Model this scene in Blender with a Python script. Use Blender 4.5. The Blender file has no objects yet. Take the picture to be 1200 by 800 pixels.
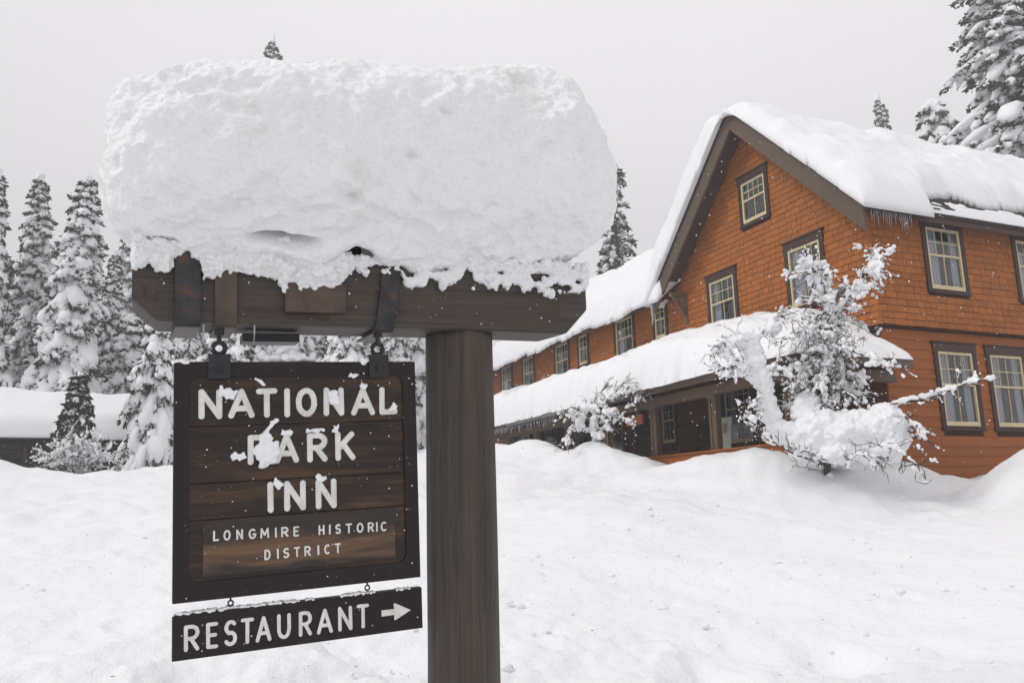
import bpy, math, random
import numpy as np
from mathutils import Matrix, Vector

scn = bpy.context.scene
COL = scn.collection
EYE = 1.6                                   # camera height above the local origin (m)

# ------------------------------------------------------------------ camera
cam_d = bpy.data.cameras.new('camera')
cam_d.sensor_width = 36.0
cam_d.lens = 36.0 * 966.0 / 1200.0
cam_d.clip_start = 0.05
cam_d.clip_end = 3000.0
cam = bpy.data.objects.new('camera', cam_d)
COL.objects.link(cam)
pitch, roll = math.radians(11.094), math.radians(1.4)
cam.matrix_world = (Matrix.Translation((0, 0, EYE)) @ Matrix.Rotation(math.radians(90) + pitch, 4, 'X')
                    @ Matrix.Rotation(-roll, 4, 'Z'))
scn.camera = cam

# ------------------------------------------------------------------ sky, sun, exposure
SUN_EL, SUN_ROT = math.radians(46), math.radians(252)
world = bpy.data.worlds.new('World')
scn.world = world
world.use_nodes = True
nt = world.node_tree
nt.nodes.clear()
wo = nt.nodes.new('ShaderNodeOutputWorld')
sky = nt.nodes.new('ShaderNodeTexSky')
sky.sky_type = 'NISHITA'
sky.sun_disc = False
sky.sun_elevation = SUN_EL
sky.sun_rotation = SUN_ROT
sky.dust_density = 4.0
bgs = nt.nodes.new('ShaderNodeBackground')
bgs.inputs['Strength'].default_value = 0.06
nt.links.new(sky.outputs[0], bgs.inputs['Color'])
# closed cloud deck: standard overcast luminance, brighter towards the zenith, faint cloud structure
tc = nt.nodes.new('ShaderNodeTexCoord')
sep = nt.nodes.new('ShaderNodeSeparateXYZ')
nt.links.new(tc.outputs['Generated'], sep.inputs[0])
mr = nt.nodes.new('ShaderNodeMapRange')
mr.inputs['From Min'].default_value = 0.0
mr.inputs['From Max'].default_value = 1.0
mr.inputs['To Min'].default_value = 0.84
mr.inputs['To Max'].default_value = 0.84
nt.links.new(sep.outputs['Z'], mr.inputs['Value'])
nz = nt.nodes.new('ShaderNodeTexNoise')
nz.inputs['Scale'].default_value = 1.3
nz.inputs['Detail'].default_value = 3.0
nt.links.new(tc.outputs['Generated'], nz.inputs['Vector'])
mr2 = nt.nodes.new('ShaderNodeMapRange')
mr2.inputs['From Min'].default_value = 0.3
mr2.inputs['From Max'].default_value = 0.7
mr2.inputs['To Min'].default_value = 0.965
mr2.inputs['To Max'].default_value = 1.035
nt.links.new(nz.outputs['Fac'], mr2.inputs['Value'])
mul = nt.nodes.new('ShaderNodeMath'); mul.operation = 'MULTIPLY'
nt.links.new(mr.outputs[0], mul.inputs[0]); nt.links.new(mr2.outputs[0], mul.inputs[1])
bgc = nt.nodes.new('ShaderNodeBackground')
bgc.inputs['Color'].default_value = (1.0, 0.974, 1.0, 1)
nt.links.new(mul.outputs[0], bgc.inputs['Strength'])
mixw = nt.nodes.new('ShaderNodeMixShader')
mixw.inputs['Fac'].default_value = 0.95
nt.links.new(bgs.outputs[0], mixw.inputs[1]); nt.links.new(bgc.outputs[0], mixw.inputs[2])
nt.links.new(mixw.outputs[0], wo.inputs['Surface'])

sun_d = bpy.data.lights.new('sun', 'SUN')
sun_d.energy = 1.2
sun_d.angle = math.radians(20)
sun_d.color = (1.0, 0.975, 0.94)
sun = bpy.data.objects.new('sun', sun_d)
COL.objects.link(sun)
sdir = Vector((math.sin(SUN_ROT) * math.cos(SUN_EL), math.cos(SUN_ROT) * math.cos(SUN_EL), math.sin(SUN_EL)))
sun.rotation_euler = (-sdir).to_track_quat('-Z', 'Y').to_euler()

scn.view_settings.view_transform = 'Standard'
scn.view_settings.look = 'None'
scn.view_settings.exposure = 0.40
scn.view_settings.gamma = 1.0
scn.view_settings.use_curve_mapping = False
scn.render.engine = 'CYCLES'
cy = scn.cycles
cy.use_denoising = True
cy.max_bounces = 6
cy.diffuse_bounces = 4
cy.glossy_bounces = 3
cy.transparent_max_bounces = 16
cy.transmission_bounces = 4
cy.volume_bounces = 0
cy.caustics_reflective = False
cy.caustics_refractive = False
cy.use_adaptive_sampling = True

# ------------------------------------------------------------------ numeric helpers
rng = np.random.default_rng(7)


def _hash(ix, iy, iz, seed):
    h = (ix.astype(np.int64) * 374761393 + iy.astype(np.int64) * 668265263 + iz.astype(np.int64) * 2147483647 + seed * 974634777) & 0xFFFFFFFF
    h = ((h ^ (h >> 13)) * 1274126177) & 0xFFFFFFFF
    h = h ^ (h >> 16)
    return (h & 0xFFFF) / 32767.5 - 1.0


def vnoise(P, seed=0):
    P = np.asarray(P, float)
    I = np.floor(P).astype(np.int64)
    F = P - I
    F = F * F * F * (F * (F * 6 - 15) + 10)
    r = 0
    for dx in (0, 1):
        wx = F[:, 0] if dx else 1 - F[:, 0]
        for dy in (0, 1):
            wy = F[:, 1] if dy else 1 - F[:, 1]
            for dz in (0, 1):
                wz = F[:, 2] if dz else 1 - F[:, 2]
                r = r + wx * wy * wz * _hash(I[:, 0] + dx, I[:, 1] + dy, I[:, 2] + dz, seed)
    return r


ROT = np.array([[0.8, 0.6, 0.0], [-0.48, 0.64, 0.6], [0.36, -0.48, 0.8]])


def fbm(P, scale, octaves=3, seed=0, gain=0.5):
    Q = np.asarray(P, float) @ ROT.T / scale
    r, a = 0, 1.0
    for o in range(octaves):
        r = r + a * vnoise(Q, seed + o)
        Q = Q @ ROT.T * 2.03 + 11.3
        a *= gain
    return r


def sstep(a, b, x):
    t = np.clip((x - a) / (b - a), 0, 1)
    return t * t * (3 - 2 * t)


class MB:
    """collects vertices and faces, links them as one mesh"""
    def __init__(s):
        s.v, s.q, s.t, s.n = [], [], [], 0

    def add(s, v, q=None, t=None):
        v = np.asarray(v, float).reshape(-1, 3)
        if q is not None and len(q):
            s.q.append(np.asarray(q, np.int64).reshape(-1, 4) + s.n)
        if t is not None and len(t):
            s.t.append(np.asarray(t, np.int64).reshape(-1, 3) + s.n)
        s.v.append(v)
        s.n += len(v)
        return s

    def box(s, lo, hi):
        (x0, y0, z0), (x1, y1, z1) = lo, hi
        v = [(x0, y0, z0), (x1, y0, z0), (x1, y1, z0), (x0, y1, z0), (x0, y0, z1), (x1, y0, z1), (x1, y1, z1), (x0, y1, z1)]
        return s.add(v, [(0, 3, 2, 1), (4, 5, 6, 7), (0, 1, 5, 4), (1, 2, 6, 5), (2, 3, 7, 6), (3, 0, 4, 7)])

    def tube(s, P, R, sides=6, caps=True, flat=1.0):
        v, q, t = tube(P, R, sides, caps, flat)
        return s.add(v, q, t)

    def prism(s, poly, axis, a, b):
        """extrude a 2D polygon (list of 2D points) along axis from a to b"""
        n = len(poly)
        def mk(p, c):
            p = list(p)
            p.insert(axis, c)
            return p
        v = [mk(p, a) for p in poly] + [mk(p, b) for p in poly]
        q = [(i, (i + 1) % n, n + (i + 1) % n, n + i) for i in range(n)]
        t = [(0, i + 1, i) for i in range(1, n - 1)] + [(n, n + i, n + i + 1) for i in range(1, n - 1)]
        return s.add(v, q, t)

    def mesh(s, name, smooth=False):
        me = bpy.data.meshes.new(name)
        V = np.concatenate(s.v) if s.v else np.zeros((0, 3))
        Q = np.concatenate(s.q) if s.q else np.zeros((0, 4), np.int64)
        T = np.concatenate(s.t) if s.t else np.zeros((0, 3), np.int64)
        nl = Q.size + T.size
        me.vertices.add(len(V)); me.vertices.foreach_set('co', V.astype(np.float32).ravel())
        me.loops.add(nl)
        me.loops.foreach_set('vertex_index', np.concatenate([Q.ravel(), T.ravel()]).astype(np.int32))
        me.polygons.add(len(Q) + len(T))
        st = np.concatenate([np.arange(len(Q)) * 4, Q.size + np.arange(len(T)) * 3]).astype(np.int32)
        me.polygons.foreach_set('loop_start', st)
        me.polygons.foreach_set('use_smooth', np.full(len(st), bool(smooth)))
        me.update(calc_edges=True)
        me.validate()
        return me


def tube(P, R, sides=6, caps=True, flat=1.0):
    P = np.asarray(P, float)
    n = len(P)
    R = np.broadcast_to(np.asarray(R, float), (n,))
    T = np.gradient(P, axis=0)
    T /= np.linalg.norm(T, axis=1, keepdims=True) + 1e-9
    ref = np.array([0, 0, 1.0]) if abs(T[:, 2]).mean() < 0.8 else np.array([1.0, 0, 0])
    A = np.cross(T, ref); A /= np.linalg.norm(A, axis=1, keepdims=True) + 1e-9
    B = np.cross(A, T)
    a = np.arange(sides) * 2 * np.pi / sides
    v = P[:, None] + R[:, None, None] * (np.cos(a)[None, :, None] * A[:, None] + flat * np.sin(a)[None, :, None] * B[:, None])
    v = v.reshape(-1, 3)
    i = np.arange(n - 1)[:, None] * sides
    j = np.arange(sides)[None]
    j2 = (j + 1) % sides
    q = np.stack([i + j, i + sides + j, i + sides + j2, i + j2], -1).reshape(-1, 4)
    t = []
    if caps:
        v = np.vstack([v, P[:1], P[-1:]])
        c0, c1 = n * sides, n * sides + 1
        jj = np.arange(sides)
        t = np.vstack([np.stack([np.full(sides, c0), jj, (jj + 1) % sides], -1),
                       np.stack([np.full(sides, c1), (n - 1) * sides + (jj + 1) % sides, (n - 1) * sides + jj], -1)])
    return v, q, t


def ico(sub):
    ph = (1 + 5 ** 0.5) / 2
    v = [(-1, ph, 0), (1, ph, 0), (-1, -ph, 0), (1, -ph, 0), (0, -1, ph), (0, 1, ph), (0, -1, -ph), (0, 1, -ph), (ph, 0, -1), (ph, 0, 1), (-ph, 0, -1), (-ph, 0, 1)]
    f = [(0, 11, 5), (0, 5, 1), (0, 1, 7), (0, 7, 10), (0, 10, 11), (1, 5, 9), (5, 11, 4), (11, 10, 2), (10, 7, 6), (7, 1, 8), (3, 9, 4), (3, 4, 2), (3, 2, 6), (3, 6, 8), (3, 8, 9), (4, 9, 5), (2, 4, 11), (6, 2, 10), (8, 6, 7), (9, 8, 1)]
    v = [np.array(p) / np.linalg.norm(p) for p in v]
    for _ in range(sub):
        cache, nf = {}, []
        def mid(a, b):
            k = (min(a, b), max(a, b))
            if k not in cache:
                m = v[a] + v[b]; v.append(m / np.linalg.norm(m)); cache[k] = len(v) - 1
            return cache[k]
        for a, b, c in f:
            x, y, z = mid(a, b), mid(b, c), mid(c, a)
            nf += [(a, x, z), (b, y, x), (c, z, y), (x, y, z)]
        f = nf
    return np.array(v), np.array(f)


ICO0, ICO1, ICO2 = ico(0), ico(1), ico(2)


def blobs(centers, radii, ic=ICO1, flat=None):
    """many spheres as one vertex/triangle soup"""
    c = np.asarray(centers, float); r = np.asarray(radii, float)
    if r.ndim == 1:
        r = np.repeat(r[:, None], 3, 1)
    v = c[:, None] + r[:, None] * ic[0][None]
    t = ic[1][None] + (np.arange(len(c)) * len(ic[0]))[:, None, None]
    return v.reshape(-1, 3), t.reshape(-1, 3)


def remeshed(name, centers, radii, voxel, amp=0.0, nscale=0.1, seed=0, smooth_it=2):
    """fuse overlapping spheres into one lumpy skin"""
    v, t = blobs(centers, radii)
    me = MB().add(v, None, t).mesh(name + '_src')
    o = bpy.data.objects.new(name + '_src', me)
    COL.objects.link(o)
    m = o.modifiers.new('r', 'REMESH'); m.mode = 'VOXEL'; m.voxel_size = voxel; m.use_smooth_shade = True
    if smooth_it:
        s = o.modifiers.new('s', 'SMOOTH'); s.factor = 0.5; s.iterations = smooth_it
    dg = bpy.context.evaluated_depsgraph_get()
    out = bpy.data.meshes.new_from_object(o.evaluated_get(dg))
    bpy.data.objects.remove(o); bpy.data.meshes.remove(me)
    out.name = name
    if amp:
        n = len(out.vertices)
        co = np.empty(n * 3, np.float32); out.vertices.foreach_get('co', co); co = co.reshape(-1, 3).astype(float)
        no = np.empty(n * 3, np.float32); out.vertices.foreach_get('normal', no); no = no.reshape(-1, 3)
        co += no * (amp * (fbm(co, nscale, 2, seed) + 0.5 * fbm(co, nscale * 0.4, 2, seed + 5)))[:, None]
        out.vertices.foreach_set('co', co.astype(np.float32).ravel())
    out.polygons.foreach_set('use_smooth', np.ones(len(out.polygons), bool))
    out.update()
    return out


# ------------------------------------------------------------------ object helpers
def obj(name, me, mat=None, parent=None, M=None):
    if isinstance(me, MB):
        me = me.mesh(name)
    o = bpy.data.objects.new(name, me)
    if mat is not None and me is not None and not me.materials:
        me.materials.append(mat)
    COL.objects.link(o)
    if parent is not None:
        o.parent = parent
    if M is not None:
        o.matrix_local = M
    return o


def tag(o, label=None, cat=None, group=None, kind=None):
    if label: o['label'] = label
    if cat: o['category'] = cat
    if group: o['group'] = group
    if kind: o['kind'] = kind
    return o


def empty(name, M):
    o = bpy.data.objects.new(name, None)
    o.empty_display_size = 0.2
    COL.objects.link(o)
    o.matrix_world = M
    return o


def copy_tree(o, parent=None):
    c = o.copy()
    COL.objects.link(c)
    c.parent = parent
    for ch in list(o.children):
        copy_tree(ch, c)
    return c


def frame(origin, ex, ey, ez):
    M = Matrix.Identity(4)
    for i, e in enumerate((ex, ey, ez)):
        for k in range(3):
            M[k][i] = e[k]
    for k in range(3):
        M[k][3] = origin[k]
    return M


# ------------------------------------------------------------------ materials
class NT:
    def __init__(s, name):
        s.m = bpy.data.materials.new(name)
        s.m.use_nodes = True
        s.t = s.m.node_tree
        s.b = s.t.nodes['Principled BSDF']
        s.out = s.t.nodes['Material Output']

    def n(s, typ, **kw):
        nd = s.t.nodes.new('ShaderNode' + typ)
        for k, v in kw.items():
            if hasattr(nd, k) and not k[0].isupper():
                setattr(nd, k, v)
            else:
                nd.inputs[k.replace('_', ' ')].default_value = v
        return nd

    def l(s, a, b):
        s.t.links.new(a, b)

    def pos(s, scale=(1, 1, 1), rot=(0, 0, 0), obj=True):
        c = s.n('TexCoord')
        m = s.n('Mapping')
        m.inputs['Scale'].default_value = scale
        m.inputs['Rotation'].default_value = rot
        s.l(c.outputs['Object'], m.inputs['Vector'])
        return m.outputs[0]

    def noise(s, vec, scale, detail=4.0, rough=0.55, dist=0.0):
        nd = s.n('TexNoise')
        nd.inputs['Scale'].default_value = scale
        nd.inputs['Detail'].default_value = detail
        nd.inputs['Roughness'].default_value = rough
        nd.inputs['Distortion'].default_value = dist
        s.l(vec, nd.inputs['Vector'])
        return nd.outputs['Fac']

    def ramp(s, fac, stops):
        r = s.n('ValToRGB')
        e = r.color_ramp.elements
        while len(e) < len(stops):
            e.new(0.5)
        for i, (p, c) in enumerate(stops):
            e[i].position = p
            e[i].color = (*c, 1) if len(c) == 3 else c
        s.l(fac, r.inputs['Fac'])
        return r.outputs['Color']

    def mix(s, fac, a, b, mode='MIX'):
        m = s.n('Mix', data_type='RGBA', blend_type=mode)
        for sock, val in ((m.inputs[0], fac), (m.inputs[6], a), (m.inputs[7], b)):
            if hasattr(val, 'links'):
                s.l(val, sock)
            else:
                sock.default_value = val if not isinstance(val, tuple) else (*val, 1)
        return m.outputs[2]

    def bump(s, height, strength, dist=0.01, prev=None):
        b = s.n('Bump')
        b.inputs['Strength'].default_value = strength
        b.inputs['Distance'].default_value = dist
        s.l(height, b.inputs['Height'])
        if prev is not None:
            s.l(prev, b.inputs['Normal'])
        return b.outputs[0]

    def set(s, **kw):
        for k, v in kw.items():
            i = s.b.inputs[k.replace('_', ' ')]
            if hasattr(v, 'links'):
                s.l(v, i)
            else:
                i.default_value = (*v, 1) if isinstance(v, tuple) and len(v) == 3 and i.type == 'RGBA' else v
        return s


def mat_snow(name, base=(0.845, 0.85, 0.865), fine=90.0, fs=0.35, coarse=14.0, cs=0.4, dirt=0.0, sss=0.0):
    k = NT(name)
    p = k.pos()
    n1 = k.noise(p, coarse, 4.0, 0.6)
    n2 = k.noise(p, fine, 3.0, 0.65)
    b = k.bump(n1, cs, 0.03)
    b = k.bump(n2, fs, 0.008, b)
    col = base
    if dirt:
        d = k.noise(p, 2.3, 5.0, 0.62)
        f = k.ramp(d, [(0.56, (0, 0, 0)), (0.70, (dirt, dirt, dirt))])
        col = k.mix(f, base, (0.62, 0.575, 0.50))
    k.set(Base_Color=col, Roughness=0.75, Normal=b)
    k.b.inputs['Specular IOR Level'].default_value = 0.18
    if sss:
        k.b.inputs['Subsurface Weight'].default_value = sss
        k.b.inputs['Subsurface Radius'].default_value = (0.35, 0.7, 1.0)
        k.b.inputs['Subsurface Scale'].default_value = 0.05
    return k.m


def island_random(k):
    g = k.n('NewGeometry')
    o = k.n('ObjectInfo')
    a = k.n('Math', operation='ADD')
    k.l(g.outputs['Random Per Island'], a.inputs[0]); k.l(o.outputs['Random'], a.inputs[1])
    f = k.n('Math', operation='FRACT')
    k.l(a.outputs[0], f.inputs[0])
    return f.outputs[0]


def mat_paint(name, c, var=0.25, rough=0.6, grain=(30, 30, 4), wear=0.25, dark=(0.08, 0.03, 0.015)):
    """stained or painted timber: each piece a little lighter or darker, grain, weathered streaks"""
    k = NT(name)
    p = k.pos(scale=grain)
    p1 = k.pos()
    g = k.noise(p, 1.0, 4.0, 0.6)
    w = k.noise(p1, 1.7, 5.0, 0.65)
    r = island_random(k)
    lo = tuple(x * (1 - var) for x in c); hi = tuple(min(1, x * (1 + var)) for x in c)
    col = k.mix(r, lo, hi)
    gf = k.ramp(g, [(0.35, (0.84, 0.84, 0.84)), (0.65, (1.06, 1.06, 1.06))])
    col = k.mix(1.0, col, gf, 'MULTIPLY')
    wf = k.ramp(w, [(0.5, (0, 0, 0)), (0.78, (wear, wear, wear))])
    col = k.mix(wf, col, dark)
    k.set(Base_Color=col, Roughness=rough, Normal=k.bump(g, 0.3, 0.004))
    k.b.inputs['Specular IOR Level'].default_value = 0.25
    return k.m


M = {}
M['snow_ground'] = mat_snow('snow_ground', fine=42.0, fs=0.9, coarse=9.0, cs=0.8)
M['snow_cap'] = mat_snow('snow_cap', base=(0.84, 0.85, 0.86), fine=70.0, fs=0.5, coarse=20.0, cs=0.75, dirt=0.5, sss=0.10)
M['snow'] = mat_snow('snow', fine=40.0, fs=0.3, coarse=6.0, cs=0.25)
M['snow_roof'] = mat_snow('snow_roof', fine=22.0, fs=0.25, coarse=2.5, cs=0.25)
M['snow_tree'] = mat_snow('snow_tree', base=(0.86, 0.87, 0.89), fine=30.0, fs=0.3, coarse=5.0, cs=0.4)
M['shingle'] = mat_paint('shingle', (0.352, 0.114, 0.020), 0.14, 0.7, (40, 40, 7), 0.10, (0.15, 0.05, 0.02))
M['clapboard'] = mat_paint('clapboard', (0.325, 0.098, 0.018), 0.09, 0.6, (3, 3, 40), 0.2, (0.17, 0.05, 0.02))
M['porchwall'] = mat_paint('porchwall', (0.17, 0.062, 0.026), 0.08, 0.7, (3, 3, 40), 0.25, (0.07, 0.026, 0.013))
M['sheathing'] = mat_paint('sheathing', (0.045, 0.014, 0.007), 0.05, 0.8)  # dark colour paints in the shadow lines between shingle courses
M['trim'] = mat_paint('trim', (0.055, 0.028, 0.022), 0.1, 0.55, (10, 10, 10), 0.1)
M['fascia'] = mat_paint('fascia', (0.125, 0.088, 0.062), 0.1, 0.6, (14, 14, 14), 0.3, (0.06, 0.04, 0.03))
M['soffit'] = mat_paint('soffit', (0.07, 0.042, 0.032), 0.1, 0.8, (3, 30, 3), 0.2)
M['cream'] = mat_paint('cream', (0.66, 0.56, 0.34), 0.06, 0.45, (20, 20, 20), 0.12, (0.35, 0.28, 0.15))
M['porchwood'] = mat_paint('porchwood', (0.13, 0.085, 0.055), 0.12, 0.6, (20, 20, 3), 0.25, (0.05, 0.03, 0.02))
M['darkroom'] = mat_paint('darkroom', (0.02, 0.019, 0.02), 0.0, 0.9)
M['curtain'] = mat_paint('curtain', (0.46, 0.48, 0.52), 0.05, 0.9, (8, 8, 1), 0.0)
M['roofing'] = mat_paint('roofing', (0.045, 0.034, 0.034), 0.3, 0.85, (20, 20, 20), 0.2)
M['cabinwood'] = mat_paint('cabinwood', (0.045, 0.034, 0.028), 0.25, 0.8, (4, 4, 30), 0.3, (0.02, 0.016, 0.014))
M['gutter'] = mat_paint('gutter', (0.20, 0.20, 0.19), 0.1, 0.5, (9, 9, 9), 0.3, (0.1, 0.09, 0.08))
M['stone'] = mat_paint('stone', (0.25, 0.24, 0.23), 0.2, 0.8, (6, 6, 6), 0.4)


def mat_glass():
    k = NT('window_glass')
    k.t.nodes.remove(k.b)
    tr = k.n('BsdfTransparent'); tr.inputs[0].default_value = (0.90, 0.915, 0.93, 1)
    gl = k.n('BsdfGlossy'); gl.inputs['Roughness'].default_value = 0.03
    lw = k.n('LayerWeight'); lw.inputs['Blend'].default_value = 0.5
    pw = k.n('Math', operation='POWER'); k.l(lw.outputs['Facing'], pw.inputs[0]); pw.inputs[1].default_value = 3.6
    fr = k.n('MapRange'); k.l(pw.outputs[0], fr.inputs[0]); fr.inputs[3].default_value = 0.05; fr.inputs[4].default_value = 1.0
    mx = k.n('MixShader')
    k.l(fr.outputs[0], mx.inputs[0]); k.l(tr.outputs[0], mx.inputs[1]); k.l(gl.outputs[0], mx.inputs[2])
    k.l(mx.outputs[0], k.out.inputs['Surface'])
    return k.m


M['glass'] = mat_glass()


def mat_ice():
    k = NT('ice')
    k.set(Base_Color=(0.72, 0.76, 0.80), Roughness=0.15)
    k.b.inputs['Transmission Weight'].default_value = 0.55
    k.b.inputs['IOR'].default_value = 1.31
    return k.m


M['ice'] = mat_ice()


def mat_foliage():
    k = NT('needles')
    p = k.pos()
    r = island_random(k)
    col = k.ramp(r, [(0.0, (0.022, 0.026, 0.020)), (0.6, (0.040, 0.044, 0.032)), (1.0, (0.075, 0.072, 0.058))])
    k.set(Base_Color=col, Roughness=0.8)
    k.b.inputs['Specular IOR Level'].default_value = 0.15
    return k.m


M['needles'] = mat_foliage()


def mat_bark(name, a, b, sc):
    k = NT(name)
    p = k.pos(scale=(sc, sc, sc * 0.2))
    n = k.noise(p, 1.0, 5.0, 0.65)
    k.set(Base_Color=k.ramp(n, [(0.3, a), (0.7, b)]), Roughness=0.85, Normal=k.bump(n, 0.6, 0.02))
    return k.m


M['bark'] = mat_bark('bark', (0.03, 0.022, 0.018), (0.10, 0.08, 0.065), 12)
M['twig'] = mat_bark('twig', (0.028, 0.018, 0.016), (0.085, 0.060, 0.050), 25)


def mat_log():
    """weathered grey-brown stained log: long grain, checks"""
    def make(name, scale):
        k = NT(name)
        p = k.pos(scale=scale)
        n = k.noise(p, 1.0, 6.0, 0.65, 0.4)
        n2 = k.noise(k.pos(), 3.0, 4.0, 0.6)
        c = k.ramp(n, [(0.25, (0.042, 0.033, 0.026)), (0.5, (0.063, 0.050, 0.040)), (0.78, (0.090, 0.074, 0.060))])
        c = k.mix(k.ramp(n2, [(0.45, (0, 0, 0)), (0.8, (0.5, 0.5, 0.5))]), c, (0.075, 0.064, 0.053))
        fine = tuple(x * (2.6 if x > 5 else 1.3) for x in scale)
        n3 = k.noise(k.pos(scale=fine), 1.0, 5.0, 0.7, 0.2)
        gr = k.ramp(n3, [(0.30, (0.68, 0.68, 0.68)), (0.46, (0.95, 0.95, 0.95)), (0.75, (1.15, 1.15, 1.15))])
        c = k.mix(1.0, c, gr, 'MULTIPLY')
        coarse_ = tuple(x * (0.62 if x > 5 else 0.7) for x in scale)
        n4 = k.noise(k.pos(scale=coarse_), 1.0, 3.0, 0.5, 0.3)
        ck = k.ramp(n4, [(0.485, (1, 1, 1)), (0.497, (0.28, 0.28, 0.28)), (0.503, (0.28, 0.28, 0.28)), (0.515, (1, 1, 1))])
        c = k.mix(0.45, c, ck, 'MULTIPLY')
        bb_ = k.bump(n, 0.5, 0.012)
        bb_ = k.bump(n3, 0.5, 0.004, bb_)
        k.set(Base_Color=c, Roughness=0.62, Normal=bb_)
        k.b.inputs['Specular IOR Level'].default_value = 0.3
        return k.m
    return make('beam_timber', (0.9, 26, 26)), make('post_timber', (24, 24, 0.8))


M['beam'], M['post'] = mat_log()


def mat_plank():
    k = NT('sign_plank')
    p = k.pos(scale=(1.5, 6, 42))
    n = k.noise(p, 1.0, 8.0, 0.68, 0.6)
    big = k.noise(k.pos(scale=(1.5, 1, 9.0)), 1.0, 5.0, 0.62, 0.6)
    r = island_random(k)
    dark = k.ramp(n, [(0.3, (0.006, 0.0042, 0.0032)), (0.55, (0.022, 0.012, 0.0068)), (0.8, (0.055, 0.029, 0.0155))])
    light = k.ramp(n, [(0.3, (0.025, 0.012, 0.006)), (0.55, (0.080, 0.040, 0.018)), (0.8, (0.17, 0.098, 0.048))])
    f = k.ramp(big, [(0.47, (0, 0, 0)), (0.66, (1, 1, 1))])
    k.set(Base_Color=k.mix(f, dark, light), Roughness=0.42, Normal=k.bump(n, 0.4, 0.004))
    k.b.inputs['Specular IOR Level'].default_value = 0.35
    return k.m


def mat_patch_plank():
    k = NT('sign_patch_plank')
    p = k.pos(scale=(1.5, 6, 15), rot=(0, math.radians(7), 0))
    n = k.noise(p, 1.0, 6.0, 0.6, 1.1)
    sx = k.n('SeparateXYZ')
    k.l(k.pos(), sx.inputs[0])
    wob = k.noise(k.pos(scale=(3, 1, 9)), 1.0, 4.0, 0.6)
    a = k.n('Math', operation='MULTIPLY_ADD'); k.l(wob, a.inputs[0]); a.inputs[1].default_value = 0.16; k.l(sx.outputs['Z'], a.inputs[2])
    b = k.n('MapRange'); k.l(a.outputs[0], b.inputs[0]); b.inputs[1].default_value = -0.92; b.inputs[2].default_value = -0.62
    f = k.ramp(b.outputs[0], [(0.22, (0, 0, 0)), (0.32, (1, 1, 1)), (0.62, (1, 1, 1)), (0.74, (0, 0, 0))])
    light = k.ramp(n, [(0.28, (0.022, 0.010, 0.005)), (0.5, (0.12, 0.062, 0.027)), (0.78, (0.235, 0.150, 0.085))])
    dark = k.ramp(n, [(0.3, (0.007, 0.0045, 0.0035)), (0.8, (0.038, 0.020, 0.012))])
    k.set(Base_Color=k.mix(f, dark, light), Roughness=0.45, Normal=k.bump(n, 0.4, 0.004))
    return k.m


M['plank'] = mat_plank()
M['patch_plank'] = mat_patch_plank()
M['signframe'] = mat_paint('signframe', (0.0165, 0.0115, 0.0125), 0.1, 0.5, (3, 3, 20), 0.15, (0.03, 0.02, 0.018))
M['letter'] = mat_paint('letter', (0.74, 0.735, 0.70), 0.04, 0.5, (14, 14, 14), 0.18, (0.40, 0.37, 0.33))


def mat_iron():
    k = NT('strap_iron')
    p = k.pos()
    n = k.noise(p, 11.0, 6.0, 0.65)
    sx = k.n('SeparateXYZ'); k.l(p, sx.inputs[0])
    c = k.ramp(n, [(0.38, (0.020, 0.020, 0.024)), (0.56, (0.045, 0.040, 0.040)), (0.66, (0.12, 0.045, 0.020)), (0.8, (0.19, 0.07, 0.028))])
    k.set(Base_Color=c, Roughness=0.5, Metallic=0.35, Normal=k.bump(n, 0.3, 0.004))
    return k.m


def mat_rustplate():
    k = NT('rusty_plate')
    n = k.noise(k.pos(), 7.0, 6.0, 0.65)
    c = k.ramp(n, [(0.35, (0.045, 0.030, 0.024)), (0.55, (0.085, 0.056, 0.036)), (0.72, (0.10, 0.070, 0.035)), (0.85, (0.13, 0.05, 0.022))])
    k.set(Base_Color=c, Roughness=0.6, Metallic=0.1, Normal=k.bump(n, 0.3, 0.004))
    return k.m


M['iron'] = mat_iron()
M['rust'] = mat_rustplate()
M['darkmetal'] = mat_paint('darkmetal', (0.028, 0.028, 0.032), 0.1, 0.45, (20, 20, 20), 0.2, (0.08, 0.035, 0.02))
M['porchsign'] = mat_paint('porchsign', (0.42, 0.11, 0.05), 0.05, 0.6)
M['chairwood'] = mat_paint('chairwood', (0.10, 0.055, 0.030), 0.1, 0.6)
M['palewood'] = mat_paint('palewood', (0.42, 0.42, 0.38), 0.05, 0.6)

# ------------------------------------------------------------------ the lie of the land
Udir = np.array([-0.39860491, 0.91712274, 0.0])      # along the porch front, away
Vdir = np.array([0.91712274, 0.39860491, 0.0])       # along the side wall, away
CORN = np.array([8.10467509, 17.735959, 3.65442276 + EYE])   # wall corner at the jetty
J = 3.75                                             # jetty height above the inn's base


def inn_pt(x, y, z=0.0):
    """inn frame (x along the side wall, y along the front, z above jetty) to world"""
    return CORN + x * Vdir + y * Udir + np.array([0, 0, z])


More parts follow.
